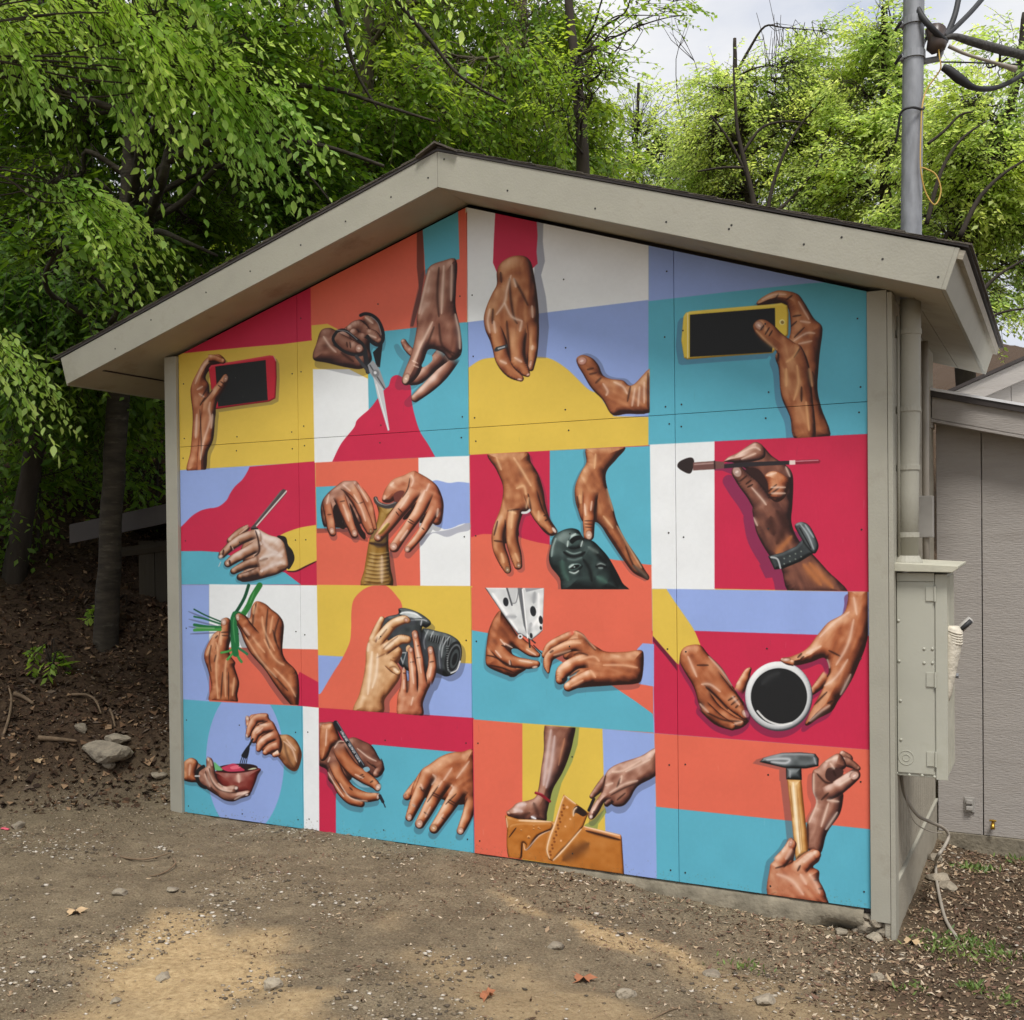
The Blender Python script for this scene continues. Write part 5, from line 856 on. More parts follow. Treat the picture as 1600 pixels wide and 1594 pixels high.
# ---------------------------------------------------------------- electrical cabinet on the side wall
cab = thing('electrical_cabinet', (4.63, .26, .64), 'tall painted electrical cabinet with hinged door fixed to the shed side wall', 'cabinet')
m = MB(); m.box((4.523, .062, .645), (4.745, .44, 1.612)); m.build('housing', CAB, cab, bevel=.004)
m = MB(); m.box((4.524, .056, .662), (4.690, .0608, 1.575)); m.build('door', CAB, cab, bevel=.002)
m = MB(); m.box((4.696, .055, .640), (4.748, .0609, 1.612)); m.build('edge_plate', CAB, cab, bevel=.002)
m = MB(); m.prism([(4.501, .01, 1.628), (4.775, .01, 1.622), (4.80, .01, 1.64), (4.80, .01, 1.652), (4.501, .01, 1.668)], (0, .47, .012)); m.build('rain_hood', LICH, cab, bevel=.003)
m = MB(); m.box((4.524, .052, 1.578), (4.692, .0605, 1.618)); m.build('lip', CAB, cab, bevel=.002)
m = MB(); m.box((4.7456, .066, .66), (4.7475, .43, 1.6)); m.build('stained_side', LICH, cab)
for py in (928, 1062, 1186):
    z = on(1455, py, 1, .056)[2]; h = m = MB(); m.box((4.655, .0505, z-.034), (4.70, .0545, z+.034)); hh = m.build('hinge', CAB, cab, bevel=.001)
    MB().tube([(4.695, .049, z-.036), (4.695, .049, z+.036)], .005, 8).build('hinge_pin', CAB, hh)
for q in ((1404, 970), (1405, 1033), (1444, 1014), (1457, 1014), (1444, 1036), (1457, 1036), (1407, 1095), (1408, 1156), (1401, 1208), (1421, 1211), (1441, 1212), (1460, 1214)):
    c = on(q[0], q[1], 1, .055); MB().tube([(c[0], .0558, c[2]), (c[0], .0530, c[2]), (c[0], .0515, c[2])], [.0075, .0065, .003], 10).build('rivet', CAB, cab, smooth=True)
c = on(1416, 1184, 1, .055)
for rr in (.016, .034): MB().tube([(c[0]+rr*math.cos(t), .0553, c[2]+rr*math.sin(t)) for t in np.linspace(0, 6.2832, 25)], .0016, 5).build('knockout_ring', CAB, cab)
# wrapped disconnect handle on the right face
hd = thing('switch_handle', (4.79, .2, 1.0), 'wrapped grey switch lever with a slotted black tip beside the electrical cabinet', 'lever')
D_ = (np.array((4.795, .16, 1.2))-CAM)@_f
MB().tube([at(*q, D_) for q in ((1477, 1098), (1479, 1085), (1481, 1060), (1485, 1025), (1488, 1000), (1489, 985), (1489, 978))], [.014, .024, .032, .041, .047, .043, .026], 16).build('sleeve', TAPE, hd, smooth=True)
mw = MB()
for k in range(5): mw.tube([at(1489+13.5*math.cos(t), 984+k*4+5*math.sin(t)+3*math.cos(t), D_)-_f*.046*max(0, math.sin(t)) for t in np.linspace(-.3, 3.5, 9)], .0035, 6)
mw.build('binding', TAPE, hd, smooth=True)
MB().tube([at(1494, 990, D_), at(1506, 978, D_), at(1517, 968, D_)], [.016, .019, .019], 12).build('lever_tip', PLASTIC, hd, smooth=True)
MB().tube([at(1499, 984, D_)-_f*.012, at(1508, 976, D_)-_f*.014, at(1515, 970, D_)-_f*.012], [.010, .012, .012], 10).build('slot', BLACKR, hd, smooth=True)
MB().tube([(4.744, .2, 1.12), (4.785, .2, 1.12)], .012, 8).build('pivot', STEEL, hd)
# ---------------------------------------------------------------- service mast
mast = thing('service_mast', (4.575, .13, 1.67), 'tall galvanised service mast rising through the eave above the cabinet', 'mast')
mx_ = lambda z: 4.573+.017*(z-2.2); MB().tube([(mx_(z), .13, z) for z in np.linspace(1.66, 4.9, 24)], .0485, 20).build('pipe', STEEL, mast, smooth=True)
MB().tube([(mx_(z), .13, z) for z in (1.66, 2., 2.4, 2.8, 2.93)], .0497, 20).build('painted_lower_pipe', PAINT, mast, smooth=True)
MB().tube([(mx_(1.67), .13, 1.664), (mx_(1.68), .13, 1.672), (mx_(1.7), .13, 1.70)], [.072, .07, .055], 20).build('collar', PAINT, mast)
for py in (520, 640, 731, 836):
    z = on(1420, py, 1, .13)[2]; m = MB(); m.tube([(mx_(z), .13, z-.012), (mx_(z), .13, z+.012)], .054, 20); m.box((4.507, .1, z-.014), (4.535, .165, z+.014)); m.build('strap', PAINT, mast, bevel=.001)
D0 = (np.array((4.6, .13, 4.1))-CAM)@_f
for py in (36, 88):
    c = at(1427 if py < 50 else 1425, py, D0); z = c[2]; m = MB(); m.tube([(mx_(z), .13, z-.018), (mx_(z), .13, z+.018)], .056, 18); b0 = at(1404, py+4, D0); m.tube([b0, (mx_(z), .13, z)], .016, 8); b = m.build('clamp', STEEL, mast, smooth=False)
    MB().tube([at(1399, py+12, D0-.02), at(1405, py+2, D0-.05), at(1409, py-2, D0-.06)], .008, 6).build('bolt', BLACKR, b)
ins = thing('cable_insulator', at(1466, 66, D0), 'dark spool insulator bracketed to the top of the mast', 'insulator')
MB().tube([at(1466, 82, D0-.02), at(1464, 72, D0-.03), at(1461, 60, D0-.03), at(1462, 50, D0-.02), at(1463, 44, D0)], [.03, .05, .034, .05, .026], 16).build('spool', mat('brown_glazed_porcelain', srgb(70, 58, 52), .35), ins, smooth=True)
MB().tube([at(1430, 92, D0), at(1445, 96, D0), at(1466, 92, D0), at(1470, 80, D0)], .016, 8).build('bracket', STEEL, ins)
MB().tube([at(1441, 84, D0), at(1443, 70, D0), at(1448, 58, D0)], .007, 6).build('brace', STEEL, ins)
def wire(name, pts, r, m, label, cat='cable', sides=8, group=None):
    P = np.array([at(a, b, D0+d) for a, b, d in pts]); P = cr(P, n=6); rad = r if np.isscalar(r) else np.interp(np.linspace(0, 1, len(P)), np.linspace(0, 1, len(r)), r)
    o = MB().tube(P, rad if np.isscalar(rad) else list(rad), sides).build(name, m, smooth=True); tag(o, label, cat, group); return o
wire('service_cable', [(1426, -60, .05), (1428, -10, .02), (1436, 18, -.05), (1452, 40, -.08), (1470, 58, -.06), (1478, 66, -.04)], .015, BLACKR, 'thick black cable looping down beside the mast onto the insulator')
wire('service_cable', [(1474, 62, 0), (1484, 44, .05), (1494, 16, .1), (1502, -30, .2), (1506, -80, .3)], .014, BLACKR, 'black cable curving steeply up from the insulator')
wire('service_cable', [(1476, 58, 0), (1498, 38, .1), (1530, 4, .3), (1580, -60, .6)], .013, BLACKR, 'straight black cable slanting up and away from the insulator')
wire('service_cable', [(1474, 62, 0), (1490, 57, 0), (1515, 64, .05), (1550, 74, .1), (1620, 92, .3), (1760, 130, .9)], [.010, .015, .020, .022, .022, .02], mat('weathered_cable_wrap', srgb(72, 70, 68), .8, var=.3, vscale=40, bump=.6), 'thick wrapped cable sagging right from the insulator')
wire('support_wire', [(1482, 72, 0), (1510, 85, 0), (1553, 98, .05), (1586, 108, .1)], [.010, .008, .008, .017], GRAPH, 'pale wedge clamp on a thin wire below the wrapped cable')
wire('support_wire', [(1470, 97, 0), (1520, 98, .05), (1600, 102, .3), (1760, 112, .9)], .004, BLACKR, 'thin dark support wire running level from the bracket')
wire('drop_cable', [(1473, 105, 0), (1484, 111, 0), (1500, 124, 0), (1525, 138, .02), (1560, 136, .1), (1600, 115, .2), (1680, 60, .5)], [.016, .022, .024, .014, .012, .012, .012], BLACKR, 'black drop cable dipping in a loop below the insulator')
wire('ground_wire', [(1466, 70, -.05), (1468, 90, -.06), (1470, 106, -.06), (1462, 120, -.04), (1448, 140, -.03), (1441, 165, -.05), (1439, 200, -.06), (1438, 250, -.06), (1440, 275, -.06), (1446, 300, -.05), (1458, 319, -.05), (1466, 314, -.05), (1470, 295, -.05), (1462, 273, -.05), (1447, 264, -.05), (1440, 262, -.05)], .0036, YWIRE, 'thin yellow wire hanging down the mast and ending in a loop', 'wire', 6)
wire('cable_tie', [(1399, 224, 0), (1403, 205, -.03), (1408, 176, -.06), (1424, 168, -.08), (1441, 171, -.05), (1444, 168, 0)], .006, BLACKR, 'thin black tie knotted round the bare middle of the mast', 'tie', 6)
# conduits beside the mast
tag(MB().tube([(4.532, .09, 1.67), (4.532, .09, 2.3), (4.534, .09, 2.85)], .008, 8).build('thin_conduit', PAINT, smooth=True), 'thin painted conduit running up beside the mast at the corner board', 'pipe')
cp = thing('side_conduit', (4.535, .46, 1.6), 'slim painted conduit with a small box, behind the mast on the side wall', 'pipe')
X2 = 4.56; P_ = [on(1446, py, 0, X2) for py in (880, 820, 700, 600, 545)]; yc = P_[2][1]
MB().tube([(X2, yc, 1.0), (X2, yc, 2.0), (X2, yc, 2.87)], .019, 10).build('pipe', GRAPH, cp, smooth=True)
z0, z1 = on(1446, 840, 0, X2)[2], on(1446, 775, 0, X2)[2]; MB().box((4.507, yc-.03, z0), (4.6, yc+.03, z1)).build('junction_box', PLASTIC, cp, bevel=.004)
# loose grey cable out of the cabinet bottom
def gcable(name, pts, r, m, label, cat='cable'):
    P = cr(np.array(pts), n=6); return tag(MB().tube(P, r, 8).build(name, m, smooth=True), label, cat)
Xc = 4.62
pts = [on(a, b, 1, y) for a, b, y in ((1408, 1212, .2), (1412, 1235, .2), (1420, 1255, .2), (1435, 1275, .25), (1455, 1285, .35), (1474, 1294, .5), (1482, 1306, .55), (1476, 1322, .5), (1466, 1337, .4))]
pts += [hit(1462, 1362)+np.array((0, 0, .05)), hit(1464, 1385)+np.array((0, 0, .02)), hit(1474, 1430)+np.array((0, 0, .012)), hit(1484, 1453)+np.array((0, 0, .012)), hit(1494, 1467)+np.array((0, 0, .008)), hit(1500, 1480)-np.array((0, 0, .03))]
gcable('loose_cable', pts, .0085, GRAPH, 'grey cable hanging from the cabinet and trailing into the leaf litter')
gcable('loose_cable', [on(a, b, 1, y) for a, b, y in ((1410, 1215, .17), (1416, 1250, .18), (1428, 1283, .2), (1450, 1298, .3), (1472, 1302, .45))], .003, GRAPH, 'thin pale wire looping under the cabinet beside the grey cable', 'wire')
# ---------------------------------------------------------------- neighbouring building
nb = thing('neighbour_building', (6.4, 2.6, -.15), 'grey wooden outbuilding with a sloping fascia standing behind the shed', 'building')
YW = 1.955; xs = [4.516, 4.783]
while xs[-1] < 8.6: xs.append(xs[-1]+.405)
ftop = lambda x: 2.70-.255*(x-4.48)
for a, b in zip(xs[:-1], xs[1:]):
    m = MB(); m.prism([(a+.003, YW, -.085), (b-.003, YW, -.085), (b-.003, YW, ftop(b)-.12), (a+.003, YW, ftop(a)-.12)], (0, .02, 0)); m.build('siding_board', SIDING, nb, bevel=.003)
    if b > 4.8: MB().box((a-.026, YW-.0006, -.08), (a-.014, YW+.01, ftop(a)-.2)).build('groove_batten', SIDING, nb)
m = MB(); m.box((4.52, YW+.021, -.1), (8.6, YW+.06, 1.9)); m.build('sheathing', DARKM, nb)
m = MB(); m.prism([(4.516, YW+.06, -.2), (4.516, 4.5, -.2), (4.516, 4.5, 2.45), (4.516, YW+.06, 2.45)], (.05, 0, 0)); m.build('side_wall', SIDING, nb)
m = MB(); m.box((4.516, YW-.02, -.34), (8.6, YW+.05, -.0875)); m.build('concrete_base', CONC, nb)
YFa = 1.80; xa, xb = 4.49, 8.7
m = MB(); m.prism([(xa, YFa, ftop(xa)-.165), (xb, YFa, ftop(xb)-.165), (xb, YFa, ftop(xb)-.012), (xa, YFa, ftop(xa)-.012)], (0, .025, 0)); m.build('fascia_board', SIDING, nb, bevel=.003)
m = MB(); m.prism([(xa, YFa-.006, ftop(xa)-.185), (xb, YFa-.006, ftop(xb)-.185), (xb, YFa-.006, ftop(xb)-.168), (xa, YFa-.006, ftop(xa)-.168)], (0, .16, 0)); m.build('soffit_trim', SIDING, nb)
m = MB(); m.prism([(xa, YFa-.02, ftop(xa)-.03), (xb, YFa-.02, ftop(xb)-.03), (xb, YFa-.02, ftop(xb)+.006), (xa, YFa-.02, ftop(xa)+.006)], (0, .019, 0)); m.build('drip_edge', DARKM, nb)
m = MB(); m.prism([(xa, YFa-.026, ftop(xa)+.008), (xb, YFa-.026, ftop(xb)+.008), (xb, YFa-.026, ftop(xb)+.024), (xa, YFa-.026, ftop(xa)+.024)], (0, 1.4, .04)); m.build('roof_sheet', WHITEM, nb)
m = MB(); m.box((4.470, 1.80, 2.47), (4.514, 1.94, 2.72)); m.build('end_block', SIDING, nb, bevel=.003)
YG = 3.2
rk = lambda px, py: on(px, py, 1, YG)
A, B = rk(1478, 616), rk(1600, 562); sl = (B[2]-A[2])/(B[0]-A[0]); gl_ = lambda x: A[2]+sl*(x-A[0])
for k in range(9):
    a = A[0]+.06+k*.19; b = a+.187; m = MB(); m.prism([(a, YG, 2.2), (b, YG, 2.2), (b, YG, gl_(b)-.12), (a, YG, gl_(a)-.12)], (0, .03, 0)); m.build('gable_board', SIDING, nb, bevel=.003)
m = MB(); m.prism([(A[0]-.02, YG-.05, gl_(A[0]-.02)-.15), (A[0]+1.9, YG-.05, gl_(A[0]+1.9)-.15), (A[0]+1.9, YG-.05, gl_(A[0]+1.9)-.012), (A[0]-.02, YG-.05, gl_(A[0]-.02)-.012)], (0, .03, 0)); m.build('rake_board', SIDING, nb, bevel=.003)
m = MB(); m.prism([(A[0]-.08, YG-.07, gl_(A[0]-.08)-.01), (A[0]+1.9, YG-.07, gl_(A[0]+1.9)-.01), (A[0]+1.9, YG-.07, gl_(A[0]+1.9)+.015), (A[0]-.08, YG-.07, gl_(A[0]-.08)+.015)], (0, 2.5, 0)); m.build('upper_roof', DARKM, nb)
oc = thing('outlet_cover', (on(1515, 1257, 1, YW)[0], YW-.01, on(1515, 1257, 1, YW)[2]), 'small grey outdoor outlet cover with two flaps on the outbuilding wall', 'outlet')
cx_, _, cz_ = oc.location; MB().box((cx_-.030, YW-.012, cz_-.046), (cx_+.030, YW-.0008, cz_+.046)).build('plate', PLASTIC, oc, bevel=.003)
for dz in (-.02, .02): MB().box((cx_-.020, YW-.03, cz_+dz-.014), (cx_+.020, YW-.0125, cz_+dz+.014)).build('flap', PLASTIC, oc, bevel=.006)
hb = thing('hose_tap', (on(1552, 1285, 1, YW)[0], YW-.03, on(1552, 1285, 1, YW)[2]), 'small brass hose tap on the outbuilding wall', 'tap')
hx, _, hz = hb.location; MB().tube([(hx, YW, hz), (hx, YW-.04, hz), (hx, YW-.055, hz-.012), (hx, YW-.06, hz-.03)], [.011, .011, .012, .013], 10).build('spout', BRASS, hb, smooth=True)
MB().tube([(hx-.02, YW-.045, hz+.02), (hx, YW-.045, hz+.022), (hx+.02, YW-.045, hz+.02)], .006, 8).build('handle', BRASS, hb); MB().tube([(hx, YW-.035, hz), (hx, YW-.045, hz+.02)], .006, 8).build('stem', BRASS, hb)
# ---------------------------------------------------------------- old dark shed on the bank
_o = hit(222, 1000); od = (_o-CAM)@_f+.6; os_ = at(218, 1000, od)
old = thing('old_wooden_shed', os_, 'old dark board shed under the trees on the bank', 'shed')
ex = np.array((.93, .36, 0)); ey = np.array((-.36, .93, 0)); o0 = os_+np.array((0, 0, -1.)); H_ = at(222, 845, od)[2]-o0[2]
for k in range(9):
    a = k*.155; q = [o0+ex*(a+.003), o0+ex*(a+.152), o0+ex*(a+.152)+np.array((0, 0, H_)), o0+ex*(a+.003)+np.array((0, 0, H_))]; MB().prism(q, ey*.02).build('board', WOODO, old)
MB().prism([o0+ey*.02, o0+ey*1.5, o0+ey*1.5+np.array((0, 0, H_)), o0+ey*.02+np.array((0, 0, H_))], ex*.03).build('side_wall', WOODO, old)
r0 = o0+np.array((0, 0, H_)); q = [r0-ex*.5-ey*.3+np.array((0, 0, .1)), r0+ex*1.6-ey*.3+np.array((0, 0, .5)), r0+ex*1.6+ey*1.7+np.array((0, 0, .5)), r0-ex*.5+ey*1.7+np.array((0, 0, .1))]
MB().prism(q, np.array((0, 0, .05))).build('roof', DARKM, old); MB().prism([q[0]+np.array((0, 0, -.12)), q[1]+np.array((0, 0, -.12)), q[1], q[0]], ey*.03).build('fascia_board', DARKM, old)
MB().tube([r0+np.array((0, 0, -.12))-ex*.3, r0+ex*1.5+np.array((0, 0, .1))], .05, 6).build('rafter', WOODO, old)
# ---------------------------------------------------------------- trees
def unit(a): return a/(np.linalg.norm(a, axis=-1, keepdims=True)+1e-9)
def leaf_arrays(P, D, N, L, wr=.27, fold=.09):
    S = unit(np.cross(D, N)); N = unit(np.cross(S, D)); L = L[:, None]
    m = P+D*L*.42-N*L*fold; v = np.stack([P, P+D*L*.40+S*L*wr, P+D*L*.40-S*L*wr, m, P+D*L-N*L*.10], 1).reshape(-1, 3)
    n = len(P); b = np.arange(n)[:, None]*5
    f = np.stack([b+[0, 1, 3], b+[0, 3, 2], b+[1, 4, 3], b+[3, 4, 2]], 1).reshape(-1, 3); return v, f
def leaf_arrays8(P, D, N, L, wr=.27, fold=.09):
    S = unit(np.cross(D, N)); N = unit(np.cross(S, D)); L = L[:, None]
    c = lambda t, w, h: P+D*L*t+S*L*w-N*L*h
    v = np.stack([P, c(.2, wr*.72, 0), c(.48, wr, .01), c(.76, wr*.55, .05), c(1, 0, .13), c(.76, -wr*.55, .05), c(.48, -wr, .01), c(.2, -wr*.72, 0), c(.34, 0, fold), c(.68, 0, fold+.03)], 1).reshape(-1, 3); b = np.arange(len(P))[:, None]*10
    f = np.stack([b+t for t in ([0, 1, 8], [0, 8, 7], [1, 2, 8], [8, 6, 7], [2, 3, 9], [2, 9, 8], [8, 9, 6], [9, 5, 6], [3, 4, 9], [9, 4, 5])], 1).reshape(-1, 3); return v, f
def prisms(A, B, r):
    d = unit(B-A); s = unit(np.cross(d, np.array([.3, .2, 1.]))); t = np.cross(d, s); r = np.asarray(r)[:, None]; rings = []
    for P, k in ((A, 1.), (B, .55)):
        for a in (0, 2.1, 4.2): rings.append(P+k*r*(math.cos(a)*s+math.sin(a)*t))
    v = np.stack(rings, 1).reshape(-1, 3); b = np.arange(len(A))[:, None]*6
    f = np.stack([b+[0, 1, 4, 3], b+[1, 2, 5, 4], b+[2, 0, 3, 5]], 1).reshape(-1, 4); return v, f
def make_twigs(rg, cen, rad, n, tl, clumps, spread, axis, droop, flat=.0):
    cl = rg.normal(size=(clumps, 3)); cl = unit(cl)*(rg.rand(clumps, 1)**.40); k = rg.randint(0, clumps, n)
    q = cl[k]+rg.normal(size=(n, 3))*spread; nr = np.linalg.norm(q, axis=1, keepdims=True); q = np.where(nr > 1.08, q/nr*1.08, q)
    P = cen+q*rad; o = P-axis; o[:, 2] *= .3; oc = cen+cl*rad-axis; oc[:, 2] *= .25; cd = unit(unit(oc)+rg.normal(size=(clumps, 3))*.35); d = unit(cd[k]+rg.normal(size=(n, 3))*.32+np.array([0, 0, -droop])); return P, d, cen+cl*rad
def foliage(rg, P, d, tl, nl, ll, droop, wr, jit=.5, up=.75):
    n = len(P); T = np.linspace(.08, 1, nl)[None, :, None]; tlv = (tl*(.6+.8*rg.rand(n)))[:, None, None]
    sag = np.zeros((n, 1, 3)); sag[:, 0, 2] = -droop*.9
    Q = P[:, None]+d[:, None]*T*tlv+sag*T**2*tlv
    side = unit(np.cross(d, np.array([0, 0, 1.])+rg.normal(size=(n, 3))*.25)); sg = np.where(np.arange(nl) % 2 == 0, 1, -1)[None, :, None]
    tang = unit(d[:, None]+sag*2*T)
    LD = unit(tang*.55+side[:, None]*sg*.8+np.array([0, 0, -.35*(droop+.3)])+rg.normal(size=(n, nl, 3))*jit*.35)
    N = unit(np.array([0, 0, up])+rg.normal(size=(n, nl, 3))*jit*.7+np.cross(side[:, None], tang)*.2)
    L = ll*(.55+.75*rg.rand(n, 1))*(.65+.6*rg.rand(n, nl))*(1-.25*np.abs(T[..., 0]-.5))
    return Q.reshape(-1, 3), LD.reshape(-1, 3), N.reshape(-1, 3), L.ravel(), Q
def build_tree(name, label, cat, trunk, rads, blobs, seed, lm, bark, ll=.085, nl=11, tl=.42, droop=.35, wr=.27, group=None, limb_r=.035, twig_r=.004, nlimb=3, up=.75, sides=10, fine=False, extra=()):
    rg = np.random.RandomState(seed); trunk = np.array(trunk, float); t = thing(name, trunk[0], label, cat, group)
    TP = cr(trunk, n=6); TR = np.interp(np.linspace(0, 1, len(TP)), np.linspace(0, 1, len(rads)), rads)
    TP = TP+np.concatenate([np.zeros((1, 3)), rg.normal(size=(len(TP)-1, 3))*TR[1:, None]*.05*np.array([1, 1, 0])]); mt = MB(); S_ = sides if sides < 8 else 18
    if sides >= 8 and TR[0] > .1:
        TP[1:] += 0; hh = TP[:, 2]-TP[0, 2]; TR = TR*(1+.32*np.exp(-np.clip(hh-.2, 0, None)/.22))
    mt.tube(TP, list(TR), S_)
    if S_ == 18:
        for q in range(len(mt.v)):
            i_ = q//S_; c_ = TP[min(i_, len(TP)-1)]; v_ = np.array(mt.v[q]); k_ = 1+.16*(float(vn(np.array((q % S_)*1.3+seed), np.array(i_*.9)))-.5)+.10*math.sin((q % S_)*2.1+seed)*math.exp(-max(0, v_[2]-TP[0, 2]-.2)/.3); mt.v[q] = tuple(c_+(v_-c_)*k_)
    tr = mt.build('trunk', bark, t, smooth=True)
    LV, LF, o = [], [], 0; TA, TB, TRr = [], [], []
    for (cen, rad, n, clumps, spread) in blobs:
        cen, rad = np.array(cen, float), np.array(rad, float); ax = TP[np.argmin(np.linalg.norm(TP-cen, axis=1))]
        P, d, cl = make_twigs(rg, cen, rad, n, tl, clumps, spread, ax, droop)
        limbs = []
        for q in range(nlimb):
            tgt = cl[q % len(cl)]; low = TP[TP[:, 2] < tgt[2]+.1]; low = low if len(low) else TP[:1]
            w_ = np.linalg.norm(low-tgt, axis=1)+np.abs(low[:, 2]-(tgt[2]-.35*np.linalg.norm((low-tgt)[:, :2], axis=1)))*.7; k = np.argmin(w_); s = low[k]
            mid = (s+tgt)/2+np.array([0, 0, .12*np.linalg.norm(tgt-s)])+rg.normal(size=3)*.12; pts = cr(np.array([s, (s+mid)/2+rg.normal(size=3)*.06, mid, (mid+tgt)/2+rg.normal(size=3)*.08, tgt]), n=4)
            k0 = np.argmin(np.linalg.norm(TP-s, axis=1)); r0 = min(limb_r, TR[k0]*.7); MB().tube(pts, list(np.linspace(r0, r0*.22, len(pts))), 6).build('limb', bark, t, smooth=True); limbs.append(pts)
        if limbs:
            LP = np.concatenate(limbs); k = np.argmin(((P[:, None]-LP[None])**2).sum(-1), 1); a = LP[k]; sel = rg.rand(len(P)) < .45
            m_ = a[sel]*.5+P[sel]*.5+rg.normal(size=(sel.sum(), 3))*.05+np.array([0, 0, .04]); TA += [a[sel], m_]; TB += [m_, P[sel]]; TRr += [np.full(sel.sum(), twig_r*2), np.full(sel.sum(), twig_r*1.4)]
        Q, LD, N, L, QQ = foliage(rg, P, d, tl, nl, ll, droop, wr, up=up)
        TA.append(QQ[:, 0]); TB.append(QQ[:, nl//2]); TRr.append(np.full(len(QQ), twig_r)); TA.append(QQ[:, nl//2]); TB.append(QQ[:, -1]); TRr.append(np.full(len(QQ), twig_r*.6))
        v, f = (leaf_arrays8 if fine else leaf_arrays)(Q, LD, N, L, wr); LV.append(v); LF.append(f+o); o += len(v)
    for pts, r0, r1 in extra:
        pts = cr(np.array(pts), n=5); MB().tube(pts, list(np.linspace(r0, r1, len(pts))), 7).build('limb', bark, t, smooth=True)
    np_mesh('crown', np.concatenate(LV), np.concatenate(LF), lm, t)
    v, f = prisms(np.concatenate(TA), np.concatenate(TB), np.concatenate(TRr)); tw_ = np_mesh('twigs', v, f, bark, t); tw_['kind'] = 'stuff'
    return t
L_DEEP = leaf_mat('deep_green_leaf', srgb(76, 108, 38), srgb(118, 154, 60), .5)
L_BRI = leaf_mat('lit_green_leaf', srgb(150, 192, 88), srgb(200, 226, 136), .55)  # leaf colour lightened so the front sprays look lit
L_MID = leaf_mat('mid_green_leaf', srgb(110, 146, 54), srgb(162, 192, 88), .55)
L_YOU = leaf_mat('young_yellow_green_leaf', srgb(150, 180, 86), srgb(204, 222, 140), .6)
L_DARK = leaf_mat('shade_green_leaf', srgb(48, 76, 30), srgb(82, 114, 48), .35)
def blob(px, py, D, rpx, rpy, rd, n, cl=14, sp=.22): return (at(px, py, D), np.abs(_r)*0+np.array([rpx*D/FPX*.9+rd*.3, rd, rpy*D/FPX]), n, cl, sp)
# left woods: the banded trunk beside the eave
b0 = hit(165, 1006); dA = (b0-CAM)@_f
trunkA = [b0-np.array((0, 0, .2)), at(172, 850, dA), at(184, 640, dA), at(198, 400, dA-.05), at(210, 180, dA-.1), at(224, -60, dA-.1), at(236, -320, dA-.2), at(246, -560, dA-.2)]
dF = dA-1.25
exA = [([at(230, 365, dA), at(236, 330, dA-.5), at(252, 285, dF), at(262, 240, dF), at(272, 190, dF), at(282, 140, dF)], .05, .022), ([at(258, 255, dF), at(285, 240, dF-.1), at(330, 222, dF-.1), at(390, 208, dF-.1), at(440, 215, dF-.1), at(520, 232, dF-.1), at(600, 260, dF)], .032, .012),
       ([at(228, 370, dF), at(250, 362, dF), at(290, 378, dF-.1), at(340, 400, dF-.1)], .03, .01), ([at(205, 240, dA), at(240, 200, dF), at(275, 150, dF), at(330, 120, dF)], .03, .01), ([at(430, 130, dF), at(520, 140, dF), at(600, 165, dF), at(680, 190, dF)], .02, .008), ([at(520, -20, dF), at(540, 60, dF), at(560, 120, dF), at(590, 170, dF)], .02, .007), ([at(620, 0, dF), at(670, 60, dF), at(720, 120, dF), at(790, 160, dF)], .02, .007), ([at(200, 350, dA), at(170, 300, dF), at(150, 280, dF)], .03, .01), ([at(430, 215, dF), at(480, 270, dF), at(520, 320, dF)], .014, .006)]
build_tree('broadleaf_tree', 'tall straight grey-barked tree beside the left eave of the shed', 'tree', trunkA, [.10, .092, .088, .085, .08, .07, .05, .025],
    [blob(330, 150, dA+.5, 170, 110, .8, 420, 16, .15), blob(90, 330, dA+.2, 130, 110, .8, 330, 12, .16), blob(400, 310, dA+.2, 180, 100, .8, 420, 14, .15), blob(330, -120, dA-.3, 330, 170, 1.4, 700), blob(60, 80, dA+.2, 130, 130, .8, 300, 12, .15), blob(330, 90, dA-1.6, 120, 50, .4, 70, 8, .15), blob(120, 400, dA-1.5, 80, 50, .3, 50, 6, .15)], 11, L_DEEP, BARKR, ll=.076, nl=14, tl=.5, droop=.2, fine=True, extra=exA)
b1_ = hit(18, 905); dB = (b1_-CAM)@_f
build_tree('broadleaf_tree', 'dark leaning tree on the bank by the old board shed', 'tree', [b1_-np.array((0, 0, .2)), at(38, 790, dB), at(66, 660, dB), at(92, 540, dB), at(110, 380, dB), at(130, 180, dB), at(140, -80, dB), at(150, -300, dB)], [.10, .09, .085, .08, .075, .065, .05, .025],
    [blob(90, 430, dB-.7, 150, 120, .8, 360), blob(30, 560, dB-.8, 130, 110, .7, 300), blob(180, 560, dB+.2, 110, 100, .7, 300), blob(60, 200, dB, 240, 190, 1.2, 500)], 12, L_DEEP, BARKD, ll=.1, nl=11, tl=.48, droop=.45)
